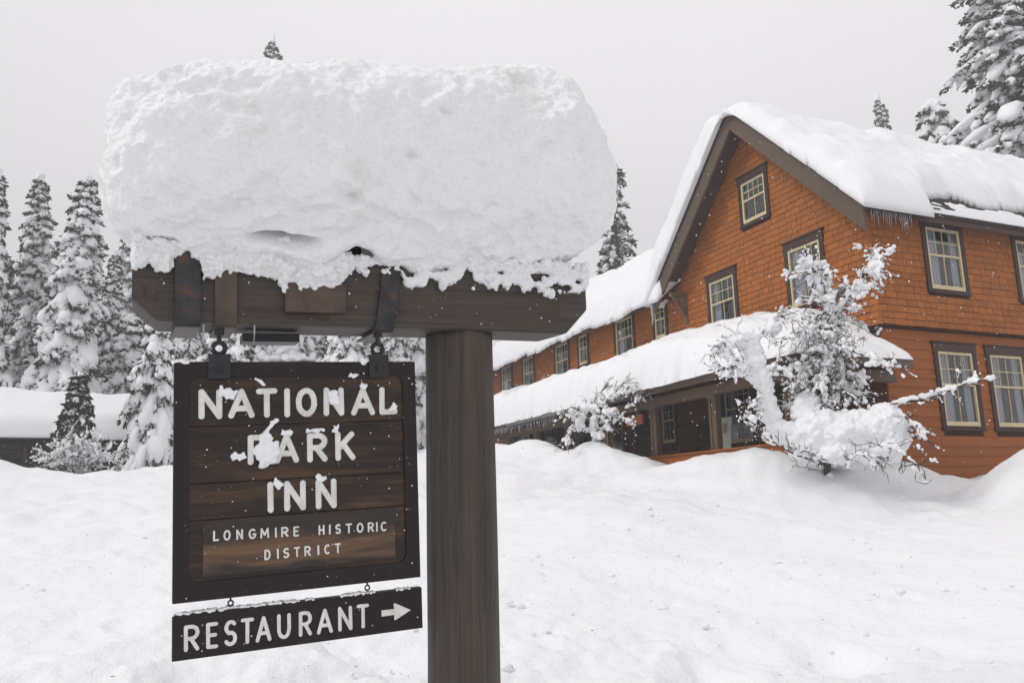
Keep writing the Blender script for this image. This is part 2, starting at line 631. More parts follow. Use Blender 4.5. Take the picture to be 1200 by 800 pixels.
def ground_h(x, y):
    x = np.asarray(x, float); y = np.asarray(y, float)
    d = np.hypot(x, y)
    az = np.arctan2(x, y)
    k = np.interp(az, [-0.9, -0.55, -0.25, 0.0, 0.2, 0.42, 0.7], [0.100, 0.109, 0.123, 0.130, 0.116, 0.098, 0.092])
    z = -1.45 + k * np.clip(d - 3.5, 0, 22.5) + np.interp(az, [-0.45, -0.2], [0.025, 0.06]) * np.clip(d - 26, 0, 40) + 0.10 * np.clip(d - 66, 0, 140)
    P = np.stack([x, y, np.zeros_like(x)], -1).reshape(-1, 3)
    sh = x.shape
    z = z + (0.10 * fbm(P, 3.2, 2, 3)).reshape(sh) * sstep(1, 6, d)
    near = (1 - sstep(22, 34, d))
    z = z + near * (0.055 * fbm(P, 1.1, 2, 11)).reshape(sh)
    # snow bank along the porch
    q = np.stack([x - CORN[0], y - CORN[1]], -1)
    v = q @ Vdir[:2]; u = q @ Udir[:2]
    bank = np.exp(-((v + 4.0) / 1.0) ** 2) * sstep(0.0, 2.5, u) * (1 - sstep(20, 24, u))
    z = z + bank * (0.36 + 0.15 * fbm(P + 5, 1.5, 2, 21).reshape(sh))
    z = z - 0.10 * np.exp(-(((v + 4.0) / 1.1) ** 2 + ((u - 6.5) / 1.3) ** 2))
    z = z + 0.78 * np.exp(-(((v + 3.3) / 1.25) ** 2 + ((u - 0.55) / 1.45) ** 2)) + 0.62 * np.exp(-(((v + 0.9) / 1.3) ** 2 + ((u + 0.75) / 0.95) ** 2))
    def g(cx, cy, r, h, r2=None):
        return h * np.exp(-(((x - cx) / r) ** 2 + ((y - cy) / (r2 or r)) ** 2))
    z = z + 0.92 * np.exp(-((((x - 9.45) / 1.35) ** 2 + ((y - 14.3) / 1.25) ** 2) ** 1.7)) + g(11.6, 15.3, 1.6, 1.1)
    z = z + g(2.1, 20.8, 0.9, 0.35)
    z = z + g(-14.6, 22.6, 1.3, 0.55) + g(-17.5, 25.6, 2.0, 0.45)
    z = z + g(1.5, 12.0, 1.6, 0.06) - 0.26 * np.exp(-((((x - 1.27) / 0.33) ** 2 + ((y - 5.5) / 0.55) ** 2) ** 1.8)) - 0.12 * np.exp(-((((x - 2.3) / 0.25) ** 2 + ((y - 6.3) / 0.35) ** 2) ** 1.8)) - 0.12 * np.exp(-((((x + 2.2) / 0.3) ** 2 + ((y - 5.9) / 0.4) ** 2) ** 1.8)) - g(1.6, 6.4, 0.3, 0.08) - g(-1.2, 6.6, 0.7, 0.10)
    z = z + 0.07 * sstep(13, 16, d) * (1 - sstep(26, 32, d)) * fbm(P + 2, 0.55, 3, 91).reshape(sh)
    z = z - g(2.6, 16.8, 3.0, 0.10) + g(5.9, 15.5, 1.2, 0.34)
    return z + EYE


def ground_mesh():
    fine = np.radians(np.arange(-46, 46.01, 0.28))
    rest = np.radians(np.arange(50, 311, 5.0))
    az = np.concatenate([fine, rest])
    rr = [0.25]
    while rr[-1] < 60: rr.append(rr[-1] * (1.0085 if rr[-1] > 3 else 1.03))
    while rr[-1] < 900: rr.append(rr[-1] * 1.09)
    rr = np.array(rr)
    A, R_ = np.meshgrid(az, rr)
    X, Y = R_ * np.sin(A), R_ * np.cos(A)
    Z = ground_h(X, Y)
    P = np.stack([X, Y, Z], -1).reshape(-1, 3)
    near = (1 - sstep(14, 26, R_.ravel())) * sstep(0.5, 2.0, R_.ravel())
    P2 = P.copy(); P2[:, 2] = 0
    # trampled, clumpy surface
    rough = 0.40 + 0.75 * sstep(-0.15, 0.55, fbm(P2, 3.1, 2, 37) + 0.5 * (1 - sstep(4.5, 9, R_.ravel())))
    f = fbm(P2, 0.30, 4, 31, 0.6)
    c = fbm(P2, 0.42, 2, 41)
    P[:, 2] += near * rough * (0.030 * f - 0.075 * sstep(0.45, 0.95, c) + 0.035 * sstep(0.5, 1.0, -c) + 0.013 * fbm(P2, 0.09, 2, 47))
    n, m = len(rr), len(az)
    i = np.arange(n - 1)[:, None] * m
    j = np.arange(m)[None]
    j2 = (j + 1) % m
    q = np.stack([i + j, i + j2, i + m + j2, i + m + j], -1).reshape(-1, 4)[:, ::-1]
    P = np.vstack([P, [[0, 0, float(ground_h(0.0, 0.01))]]])
    t = np.stack([np.full(m, n * m), np.arange(m), (np.arange(m) + 1) % m], -1)
    return MB().add(P, q, t).mesh('snow_ground', True)


g = obj('snow_ground', ground_mesh(), M['snow_ground'])
tag(g, 'trampled white snow covering the whole ground', kind='structure')

# ------------------------------------------------------------------ the inn
INN_M = frame(CORN - np.array([0, 0, J]), Vdir, Udir, (0, 0, 1))
inn = tag(empty('inn', INN_M), 'large orange shingled two-storey inn with steep gable and long covered porch', 'building')
FM = frame((0, 0, 0), (0, 1, 0), (-1, 0, 0), (0, 0, 1))       # front: a = along the porch, out = towards the porch
RM = frame((0, 0, 0), (-1, 0, 0), (0, -1, 0), (0, 0, 1))      # side wall: a = -x
AP, HALF, YC = J + 6.68, 4.125, 3.675                         # gable roof: apex height, half width, centre line


def gable_z(y):
    return AP - abs(y - YC)


MAIN_E, MAIN_S, MAIN_R = J + 2.45, 0.85, 3.1                  # main wing roof: eave height at x=-.5, slope, ridge x


def main_z(x):
    return MAIN_E + MAIN_S * ((x + 0.5) if x <= MAIN_R else (2 * MAIN_R + 0.5 - x))


def sheet(a0, a1, z0, ztop, holes, out=0.0, na=60):
    """wall sheet with rectangular openings under a sloping top"""
    As = sorted(set([a0, a1] + [h[0] for h in holes] + [h[1] for h in holes] + list(np.linspace(a0, a1, na))))
    As = [a for a in As if a0 <= a <= a1]
    mb = MB()
    for p, q in zip(As[:-1], As[1:]):
        if q - p < 1e-6: continue
        m = 0.5 * (p + q)
        cuts = sorted([(h[2], h[3]) for h in holes if h[0] < m < h[1]])
        z = z0
        for c0, c1 in cuts + [(None, None)]:
            tp, tq = (c0, c0) if c0 is not None else (ztop(p), ztop(q))
            if max(tp, tq) > z:
                mb.add([(p, out, z), (q, out, z), (q, out, max(tq, z)), (p, out, max(tp, z))], [(0, 1, 2, 3)])
            if c1 is not None: z = c1
    return mb


# openings: (a0, a1, z0, z1, columns, curtain side)
W2Z = (J + 0.95, J + 2.43)
front_up = [(1.5, 2.59, *W2Z, 4, 0.6), (4.76, 5.85, *W2Z, 4, 0.5), (3.21, 4.15, J + 3.65, J + 4.80, 4, 0.0),
            (8.17, 8.75, J + 1.34, J + 2.43, 2, 0.3), (10.1, 11.2, *W2Z, 4, 0.5), (13.3, 13.93, J + 1.34, J + 2.43, 2, 0.3),
            (14.85, 15.92, *W2Z, 4, 0.6), (18.03, 19.09, *W2Z, 4, 0.5), (20.4, 21.5, *W2Z, 4, 0.5)]
side_up = [(-2.79, -1.68, *W2Z, 4, 0.7), (-5.87, -4.76, *W2Z, 4, 0.6), (-9.4, -8.3, *W2Z, 4, 0.6)]
W1Z = (J - 2.19, J - 0.5)
side_lo = [(-2.8, -1.69, *W1Z, 4, 0.75), (-4.5, -3.39, *W1Z, 4, 0.6), (-8.2, -7.1, *W1Z, 4, 0.6)]
front_lo = [(2.2, 3.3, *W1Z, 4, 0.6), (4.55, 5.65, *W1Z, 4, 0.5), (8.12, 8.80, J - 1.95, J - 0.7, 2, 0.2), (11.2, 12.3, *W1Z, 4, 0.5), (13.6, 14.7, *W1Z, 4, 0.5),
            (16.2, 17.3, *W1Z, 4, 0.5), (18.8, 19.9, *W1Z, 4, 0.5)]
DOOR = (9.35, 10.35, J - 2.75, J - 0.55)
END_Y = 23.2


def top_front(a):
    return gable_z(a) - 0.17 if a <= 7.48 else J + 2.72


side_top = lambda a: J + 2.72
wall_f = obj('front_wall', sheet(0, END_Y, J, top_front, front_up), M['sheathing'], inn, FM)
wall_s = obj('side_wall', sheet(-12.0, 0, J, side_top, side_up), M['sheathing'], inn, RM)
wall_fl = obj('porch_wall', sheet(0.08, END_Y, J - 4.2, lambda a: J, front_lo + [DOOR], -0.08), M['sheathing'], inn, FM)
wall_sl = obj('lower_side_wall', sheet(-12.0, -0.08, J - 4.2, lambda a: J, side_lo, -0.08), M['sheathing'], inn, RM)
# end and back walls close the volume
eb = MB()
eb.box((0.0, END_Y - 0.1, J - 4.2), (6.2, END_Y, J + 2.7))
eb.prism([(0.0, J + 2.7), (6.2, J + 2.7), (MAIN_R, J + 5.3)], 1, END_Y - 0.1, END_Y)
obj('end_wall', eb, M['clapboard'], inn)
bb = MB(); bb.box((11.9, 0.1, J - 4.2), (12.0, 7.35, J + 2.7)); bb.prism([(0.0, J + 2.5), (7.35, J + 2.5), (YC, AP - 0.4)], 0, 11.9, 12.0)
bb.box((6.1, 7.35, J - 4.2), (6.2, END_Y - 0.1, J + 2.7)); bb.box((6.2, 7.25, J - 4.2), (12, 7.35, J + 2.7))
obj('back_wall', bb, M['clapboard'], inn)


# shingles
def flare(z):
    t = np.clip(1 - (z - J) / 0.5, 0, 1)
    return 0.10 * t * t


def shingle_mesh(w, zb, zt0, zt1, ob, ot):
    g = 0.006
    return MB().add([(g, 0.0, zb), (w - g, 0.0, zb), (w - g, 0.0, zt1), (g, 0.0, zt0),
                     (g, ob, zb), (w - g, ob, zb), (w - g, ot, zt1), (g, ot, zt0)],
                    [(4, 5, 6, 7), (0, 1, 5, 4), (1, 2, 6, 5), (3, 0, 4, 7), (2, 3, 7, 6)])


EXPO = 0.158
R_ = random.Random(5)
pieces = []          # (wall, a, z, w, zt0, zt1, fl0, fl1)
def lay(wallid, a0, a1, ztop, holes):
    row = 0
    z = J
    while z < AP:
        zt = z + EXPO - 0.009
        fl0, fl1 = float(flare(z)), float(flare(zt))
        end = a1 + (fl0 if wallid == 's' else 0)
        a = a0 - (fl0 if wallid == 'f' else 0)
        a += -0.02
        while a < end:
            w = R_.choice((0.17, 0.2, 0.23, 0.26, 0.29, 0.32, 0.36))
            b = min(a + w, end + 0.02)
            segs = [(a, b)]
            for h in holes:
                lo, hi = h[2] - 0.1, h[3] + 0.16
                if z + EXPO * 0.5 > lo and z + EXPO * 0.5 < hi:
                    ns = []
                    for p, q in segs:
                        p2, q2 = h[0] - 0.10, h[1] + 0.10
                        if q <= p2 or p >= q2: ns.append((p, q)); continue
                        if p < p2: ns.append((p, p2))
                        if q > q2: ns.append((q2, q))
                    segs = ns
            for p, q in segs:
                if q - p < 0.03: continue
                t0, t1 = min(zt, ztop(min(max(p, a0), a1))), min(zt, ztop(min(max(q, a0), a1)))
                if max(t0, t1) < z + 0.02: continue
                zj = z + R_.uniform(-0.006, 0.006)
                pieces.append((wallid, p, zj, q - p, max(t0, zj + 0.003), max(t1, zj + 0.003), fl0, fl1, zt))
            a = b
        z += EXPO
        row += 1


lay('f', 0.0, END_Y, top_front, front_up)
lay('s', -12.0, 0.0, side_top, side_up)
camp = Vector((0, 0, EYE))
def piece_d(p):
    Mx = INN_M @ (FM if p[0] == 'f' else RM)
    return (Mx @ Vector((p[1] + p[3] / 2, 0, p[2])) - camp).length
def whole(p):
    return p[3] in (0.17, 0.2, 0.23, 0.26, 0.29, 0.32, 0.36) or True
scores = []
for p in pieces:
    d = piece_d(p)
    vis = not (p[0] == 's' and p[1] < -5.8)
    scores.append((p[3] * EXPO / d ** 2 if vis and p[3] > 0.15 and p[6] == 0 else 0))
order = np.argsort(-np.array(scores))
single = set(order[:300].tolist())
rest = MB()
cache = {}
for i, p in enumerate(pieces):
    wid, a, z, w, t0, t1, f0, f1, zt = p
    if i in single:
        full = (abs(t0 - zt) < 1e-6 and abs(t1 - zt) < 1e-6)
        wq = round(w, 2)
        key = (wq, round(zt - z, 3)) if full else None
        if key is not None and key in cache:
            me = cache[key]
        else:
            me = shingle_mesh(wq, 0.0, t0 - z, t1 - z, 0.030, 0.016).mesh('shingle')
            me.materials.append(M['shingle'])
            if key is not None: cache[key] = me
        obj('shingle', me, None, wall_f if wid == 'f' else wall_s, Matrix.Translation((a, 0, z)))
    else:
        s = shingle_mesh(w, z, t0, t1, 0.030 + f0, 0.016 + f1)
        v = np.concatenate(s.v); v[:, 0] += a
        if f0 > 0: v[[0, 1], 1] += f0 * 0.6; v[[2, 3], 1] += f1 * 0.6
        if wid == 'f':
            v = np.stack([-v[:, 1], v[:, 0], v[:, 2]], -1)
        else:
            v = np.stack([-v[:, 0], -v[:, 1], v[:, 2]], -1)
        rest.add(v, np.concatenate(s.q))
tag(obj('shingle_courses', rest, M['shingle'], inn), kind='stuff')
# skirt board closing the flare underneath
sk = MB(); sk.box((-0.115, -0.0, J - 0.03), (0.08, END_Y, J - 0.002)); sk.box((0.08, -0.115, J - 0.03), (12, 0.08, J - 0.002)); sk.box((-0.115, -0.115, J - 0.03), (0.08, 0.0, J - 0.002))
obj('jetty_moulding', sk, M['sheathing'], inn)

# clapboards of the ground floor
BEXP = 0.215
def boards(wallobj, a0, a1, holes, zlo, zhi, mt='clapboard'):
    z = zhi
    while z > zlo:
        zb = z - BEXP
        segs = [(a0, a1)]
        for h in holes:
            if z > h[2] - 0.06 and zb < h[3] + 0.12:
                ns = []
                for p, q in segs:
                    p2, q2 = h[0] - 0.08, h[1] + 0.08
                    if q <= p2 or p >= q2: ns.append((p, q)); continue
                    if p < p2: ns.append((p, p2))
                    if q > q2: ns.append((q2, q))
                segs = ns
        for p, q in segs:
            L = q - p
            if L < 0.02: continue
            sg = MB().add([(0, 0, 0), (L, 0, 0), (L, 0, BEXP + 0.01), (0, 0, BEXP + 0.01), (0, 0.032, 0), (L, 0.032, 0), (L, 0.010, BEXP + 0.01), (0, 0.010, BEXP + 0.01)],
                          [(4, 5, 6, 7), (0, 1, 5, 4), (1, 2, 6, 5), (3, 0, 4, 7), (2, 3, 7, 6)])
            obj('clapboard', sg, M[mt], wallobj, Matrix.Translation((p, -0.08, zb)))
        z = zb


boards(wall_sl, -12.0, -0.05, side_lo, J - 4.15, J - 0.06)
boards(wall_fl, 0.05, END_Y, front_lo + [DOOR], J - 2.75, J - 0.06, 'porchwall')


# windows
def make_window(w, h, cols, cur, M_):
    cw, head, sill, o = 0.125, 0.20, 0.075, 0.052
    mb = MB()
    mb.box((-cw, 0, -sill), (0, o, h)); mb.box((w, 0, -sill), (w + cw, o, h))
    mb.box((0, 0, -sill), (w, o - 0.003, 0))
    mb.box((-cw - 0.02, 0, -sill - 0.03), (w + cw + 0.02, o + 0.03, -sill))
    mb.box((-cw - 0.015, 0, h), (w + cw + 0.015, o + 0.006, h + head)); mb.box((-cw - 0.05, 0, h + head), (w + cw + 0.05, o + 0.035, h + head + 0.035))
    win = obj('window', mb, M['trim'], inn, M_)
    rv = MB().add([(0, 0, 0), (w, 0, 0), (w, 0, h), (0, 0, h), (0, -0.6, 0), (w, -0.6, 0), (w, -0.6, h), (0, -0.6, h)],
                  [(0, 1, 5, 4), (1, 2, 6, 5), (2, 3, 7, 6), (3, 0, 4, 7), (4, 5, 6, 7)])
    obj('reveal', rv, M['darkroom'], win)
    s = 0.056
    zm = h * 0.555
    f = MB()
    f.box((0, -0.02, 0), (s, 0.036, h)); f.box((w - s, -0.02, 0), (w, 0.036, h))
    f.box((s, -0.02, h - s), (w - s, 0.034, h)); f.box((s, -0.02, 0), (w - s, 0.034, 0.10))
    f.box((s, -0.02, zm - 0.022), (w - s, 0.030, zm + 0.022))
    obj('frame', f, M['cream'], win)
    m = MB()
    iw = w - 2 * s
    xs = [s + iw * i / cols for i in range(cols + 1)]
    zr = 0.5 * (zm + 0.022 + h - s)
    for x in xs[1:-1]: m.box((x - 0.007, -0.012, zm + 0.022), (x + 0.007, 0.016, h - s))
    m.box((s, -0.010, zr - 0.008), (w - s, 0.018, zr + 0.008))
    m.box((w / 2 - 0.008, -0.03, 0.10), (w / 2 + 0.008, -0.002, zm - 0.022))
    obj('muntin', m, M['cream'], win)
    for i in range(cols):
        for z0, z1 in ((zm + 0.022, zr), (zr, h - s)):
            pb = MB(); pb.box((xs[i] + 0.001, 0.000, z0 + 0.001), (xs[i + 1] - 0.001, 0.003, z1 - 0.001))
            obj('pane', pb, M['glass'], win)
    for x0, x1 in ((s, w / 2), (w / 2, w - s)):
        pb = MB(); pb.box((x0 + 0.001, -0.016, 0.101), (x1 - 0.001, -0.013, zm - 0.023))
        obj('pane', pb, M['glass'], win)
    if cur > 0:
        for side in (0, 1):
            L = w * (0.08 + 0.5 * cur * (0.4 if side == 0 else 0.95))
            n = 40
            xa = np.linspace(0, L, n)
            off = -0.085 + 0.020 * np.sin(xa * 75) + 0.008 * np.sin(xa * 161 + 1)
            if side: xa = w - xa
            v = np.concatenate([np.stack([xa, off, np.full(n, 0.02)], -1), np.stack([xa, off, np.full(n, h - 0.02)], -1)])
            q = [(i, i + 1, n + i + 1, n + i) for i in range(n - 1)]
            obj('curtain', MB().add(v, q).mesh('curtain', True), M['curtain'], win)
    return win


for wl, FMx, o in ((front_up, FM, 0.012), (side_up, RM, 0.012), (front_lo, FM, -0.07), (side_lo, RM, -0.07)):
    for a0, a1, z0, z1, c, cur in wl:
        make_window(a1 - a0, z1 - z0, c, cur, FMx @ Matrix.Translation((a0, o, z0)))
# front door under the porch
dm = MB(); dm.box((0, 0, 0), (1.0, 0.05, 2.2))
door = obj('door', dm, M['chairwood'], inn, FM @ Matrix.Translation((DOOR[0], -0.12, DOOR[2])))
dp = MB(); dp.box((0.18, 0.051, 1.1), (0.82, 0.056, 2.0)); obj('pane', dp, M['glass'], door)
dt = MB(); dt.box((-0.14, 0, 0), (-0.002, 0.10, 2.2)); dt.box((1.002, 0, 0), (1.14, 0.10, 2.2)); dt.box((-0.2, 0, 2.201), (1.2, 0.11, 2.4))
obj('door_casing', dt, M['trim'], door)
dk = MB(); dk.tube([(0.9, 0.05, 1.0), (0.9, 0.10, 1.0)], [0.02, 0.03], 8); obj('handle', dk, M['darkmetal'], door)

# roofs
gr = MB()
for sgn in (-1, 1):
    e = YC + sgn * HALF
    gr.prism([(YC, AP), (e, AP - HALF), (e, AP - HALF - 0.15), (YC, AP - 0.15)], 0, -0.60, 12.6)
gable_roof = obj('gable_roof', gr, M['soffit'], inn)
fa = MB()
for sgn in (-1, 1):
    e = YC + sgn * (HALF + 0.02)
    fa.prism([(YC, AP - 0.02), (e, AP - HALF - 0.04), (e, AP - HALF - 0.62), (YC, AP - 0.56)], 0, -0.665, -0.602)
obj('fascia', fa, M['fascia'], gable_roof)
de = MB()
for sgn in (-1, 1):
    e = YC + sgn * (HALF + 0.06)
    de.prism([(YC, AP + 0.045), (e, AP - HALF - 0.015), (e, AP - HALF - 0.06), (YC, AP + 0.0)], 0, -0.70, 12.6)
obj('drip_edge', de, M['roofing'], gable_roof)
ef = MB(); ef.box((-0.60, YC - HALF - 0.03, AP - HALF - 0.20), (12.6, YC - HALF - 0.001, AP - HALF - 0.0)); obj('eave_board', ef, M['trim'], gable_roof)
for yb in (7.05, 0.25):
    bm_ = MB()
    bm_.box((-0.58, yb - 0.06, J + 2.30), (0.0, yb + 0.06, J + 2.42))
    bm_.prism([(-0.52, J + 2.30), (-0.40, J + 2.30), (-0.0, J + 1.78), (-0.0, J + 1.62)], 1, yb - 0.05, yb + 0.05)
    bm_.box((-0.06, yb - 0.07, J + 1.5), (-0.0, yb + 0.07, J + 2.30))
    if yb > 3: obj('bracket', bm_, M['fascia'], gable_roof)
# bare shingle strip along the side eave
rs = MB()
sl = 2 ** 0.5
for r in range(11):
    s0 = r * 0.125
    x = 0.6 + R_.random() * 0.2
    while x < 12.5:
        w = R_.uniform(0.14, 0.24)
        y0 = YC - HALF - 0.07 + s0 / sl; y1 = y0 + 0.14 / sl
        z0 = AP - HALF + s0 / sl - 0.06 + 0.055; z1 = z0 + 0.14 / sl
        rs.add([(x, y0, z0 + 0.020), (x + w - 0.006, y0, z0 + 0.020), (x + w - 0.006, y1, z1 + 0.004), (x, y1, z1 + 0.004), (x, y0 + .004, z0 - 0.01), (x + w - 0.006, y0 + .004, z0 - 0.01)],
               [(0, 1, 2, 3), (4, 5, 1, 0)])
        x += w
tag(obj('roof_shingles', rs, M['roofing'], gable_roof), kind='stuff')

xs = np.concatenate([np.linspace(-0.5, MAIN_R, 14), np.linspace(MAIN_R, 2 * MAIN_R + 0.5, 10)[1:]])
mr_ = MB()
top = []
for x in xs:
    z = main_z(x)
    y0 = min(max(YC + (AP - z), 4.9), 7.48) if x <= MAIN_R else 7.4
    top.append([(x, y0, z), (x, END_Y + 0.5, z), (x, END_Y + 0.5, z - 0.15), (x, y0, z - 0.15)])
v = np.array(top).reshape(-1, 3)
q = []
for i in range(len(xs) - 1):
    for k in range(4):
        a, b = i * 4 + k, i * 4 + (k + 1) % 4
        q.append((a, b, b + 4, a + 4))
n4 = (len(xs) - 1) * 4
q += [(3, 2, 1, 0), (n4, n4 + 1, n4 + 2, n4 + 3)]
mr_.add(v, q)
main_roof = obj('main_roof', mr_, M['soffit'], inn)
mf = MB(); mf.box((-0.55, 7.5, MAIN_E - 0.18), (-0.502, END_Y + 0.5, MAIN_E + 0.01)); obj('eave_board', mf, M['trim'], main_roof)

# porch
PE, PX, PY0, PY1 = J - 0.90, -3.12, -0.66, 21.4              # eave height, front edge, right edge, far end
def porch_z(x, y):
    return PE + np.minimum(np.minimum(x - PX, y - PY0), 3.12) / 3.0
porch_roof_m = MB()
gx = np.linspace(PX, 0.0, 8); gy = np.concatenate([np.linspace(PY0, 2.6, 10), np.linspace(2.6, PY1, 8)[1:]])
X, Y = np.meshgrid(gx, gy, indexing='ij')
Z = porch_z(X, Y)
for dz in (0, -0.14):
    pass
def closed_sheet(X, Y, Zt, Zb):
    n, m = X.shape
    v = np.concatenate([np.stack([X, Y, Zt], -1).reshape(-1, 3), np.stack([X, Y, Zb], -1).reshape(-1, 3)])
    idx = np.arange(n * m).reshape(n, m)
    a = np.stack([idx[:-1, :-1], idx[1:, :-1], idx[1:, 1:], idx[:-1, 1:]], -1).reshape(-1, 4)
    b = a[:, ::-1] + n * m
    rim = np.concatenate([idx[0, :], idx[1:, -1], idx[-1, -2::-1], idx[-2:0:-1, 0]])
    r2 = np.roll(rim, -1)
    c = np.stack([rim, r2, r2 + n * m, rim + n * m], -1)
    return v, np.concatenate([a, b, c])
porch_roof_m.add(*closed_sheet(X, Y, Z, Z - 0.13))
porch = obj('porch_roof', porch_roof_m, M['soffit'], inn)
pf = MB()
pf.box((PX - 0.05, PY0 - 0.05, PE - 0.17), (PX - 0.001, PY1, PE + 0.012))
pf.box((PX, PY0 - 0.05, PE - 0.17), (0.02, PY0 - 0.001, PE + 0.012))
obj('fascia', pf, M['fascia'], porch)
gt = MB(); gt.prism([(PX - 0.17, PE - 0.01), (PX - 0.052, PE - 0.01), (PX - 0.052, PE - 0.12), (PX - 0.13, PE - 0.12)], 1, 4.6, 13.5)
obj('gutter', gt, M['gutter'], porch)
bmz0, bmz1 = J - 1.30, J - 1.06
pbm = MB(); pbm.box((-2.70, -0.2, bmz0), (-2.50, PY1 - 0.3, bmz1)); obj('porch_beam', pbm, M['porchwood'], inn)
pb2 = MB(); pb2.box((-2.5, -0.2, bmz0), (0.07, -0.02, bmz1)); obj('porch_beam', pb2, M['porchwood'], inn)
post_m = MB()
for s in (-1, 1):
    post_m.box((-0.07, s * 0.095 - 0.042, 0), (0.07, s * 0.095 + 0.042, bmz0 - (J - 2.62)))
post_m.box((-0.05, -0.053, 0), (0.03, 0.053, bmz0 - (J - 2.62)))
post_me = post_m.mesh('post')
pcap = MB(); pcap.box((-0.10, -0.17, 0), (0.10, 0.17, 0.07)); pcap_me = pcap.mesh('post_trim')
for y in (0.12, 2.65, 5.15, 7.65, 10.1, 12.4, 14.65, 17.0, 19.3, 21.0):
    p = obj('post', post_me, M['porchwood'], inn, Matrix.Translation((-2.60, y, J - 2.62)))
    obj('post_base', pcap_me, M['porchwood'], p)
    obj('post_capital', pcap_me, M['porchwood'], p, Matrix.Translation((0, 0, bmz0 - J + 2.62 - 0.072)))
fl = MB(); fl.box((-2.68, -0.25, J - 2.90), (-0.05, PY1 - 0.2, J - 2.75)); obj('porch_floor', fl, M['porchwood'], inn)
for i in range(6):
    z1 = J - 2.61 - i * 0.2
    s = MB(); s.prism([(-2.74, z1 - 0.205), (-2.74, z1 - 0.205), (-2.74, z1), (-2.70, z1), (-2.70, z1 - 0.205)][1:], 1, -0.26, PY1 - 0.15)
    obj('skirt_board', s, M['clapboard'], inn, Matrix.Translation((0.006 * (i % 2), 0, 0)))
s = MB(); s.box((-2.78, -0.30, J - 2.61), (-2.48, PY1 - 0.15, J - 2.565)); obj('rail_cap', s, M['clapboard'], inn)


# ------------------------------------------------------------------ snow lying on roofs
def snow_slab(name, X, Y, Zroof, H, Ztop=None, eps=0.012):
    """closed slab of snow; cells without snow are left out"""
    n, m = X.shape
    H = np.maximum(H, 0)
    Zt = (Zroof if Ztop is None else Ztop) + H + 0.02
    Zb = Zroof + 0.012
    keep = (H > eps)
    idx = np.arange(n * m).reshape(n, m)
    ck = keep[:-1, :-1] | keep[1:, :-1] | keep[1:, 1:] | keep[:-1, 1:]
    a = np.stack([idx[:-1, :-1], idx[1:, :-1], idx[1:, 1:], idx[:-1, 1:]], -1)[ck]
    b = a[:, ::-1] + n * m
    e = np.concatenate([a[:, [0, 1]], a[:, [1, 2]], a[:, [2, 3]], a[:, [3, 0]]])
    key = e[:, 0] * (n * m) + e[:, 1]; rev = e[:, 1] * (n * m) + e[:, 0]
    bd = e[~np.isin(key, rev)]
    c = np.stack([bd[:, 1], bd[:, 0], bd[:, 0] + n * m, bd[:, 1] + n * m], -1)
    v = np.concatenate([np.stack([X, Y, Zt], -1).reshape(-1, 3), np.stack([X, Y, Zb], -1).reshape(-1, 3)])
    return MB().add(v, np.concatenate([a, b, c])).mesh(name, True)


def edge(e, r):
    t = np.clip(e / r, 0, 1)
    return np.sqrt(np.maximum(1 - (1 - t) ** 2, 0))


def P3(X, Y, s=0.0):
    return np.stack([X.ravel(), Y.ravel(), np.full(X.size, s)], -1)


# gable
gx = np.concatenate([np.arange(-0.95, 1.0, 0.035), np.arange(1.0, 12.7, 0.08)]); gy = np.arange(-0.86, 8.3, 0.058)
X, Y = np.meshgrid(gx, gy, indexing='ij')
dy = Y - YC
Zr = AP - np.abs(dy) + 0.05
Zs = AP - np.sqrt(dy ** 2 + 0.30) + 0.25 + 0.05
n1 = fbm(P3(X, Y), 1.7, 2, 51).reshape(X.shape); n2 = fbm(P3(X, Y), 0.45, 2, 52).reshape(X.shape)
wig = 0.10 * fbm(P3(Y * 0 + 3, Y), 0.7, 2, 53).reshape(X.shape)
ylow = -0.66 + 0.98 * sstep(1.15, 1.75, X + 0.18 * np.sin(X * 5)) + (0.16 * fbm(P3(X, X * 0), 0.8, 3, 54).reshape(X.shape)) * sstep(1.2, 2.0, X)
e_low = (Y - ylow)
e_rake = X + 0.80 + wig * 0.5
e_left = 8.12 - Y + 0.1 * n1
Hh = np.where(dy < 0, 0.50, 0.72)
rdg = 1 - 2 * np.abs(fbm(P3(X * 0.6, Y, 9), 0.9, 2, 57).reshape(X.shape))
Hh = 0.40 + 0.09 * rdg * (dy < 0) + (0.60 + 0.16 * sstep(1.0, 3.5, dy)) * sstep(0.1, 1.1, dy) + 0.16 * n1 + 0.055 * n2
Hh = Hh + 0.22 * np.exp(-((X - 1.9) / 0.35) ** 2) * sstep(-3.5, -0.5, dy) * 0.4
Hh = Hh + 0.018 * fbm(P3(X, Y, 3), 0.16, 2, 59).reshape(X.shape)
H = Hh * edge(e_low, 0.40 + 0.2 * n1) * edge(e_rake, np.where(dy > 0, 0.30, 0.50)) * edge(e_left, 0.7) * edge(12.7 - X, 0.4)
H = np.where((e_low <= 0) | (e_rake <= 0) | (e_left <= 0), 0, H)
gsn = obj('roof_snow', snow_slab('gable_snow', X, Y, Zr, H, Zs), M['snow_roof'], None, INN_M)
tag(gsn, 'deep snow blanket over the steep gable roof of the inn', 'snow', 'snow on the inn roofs')
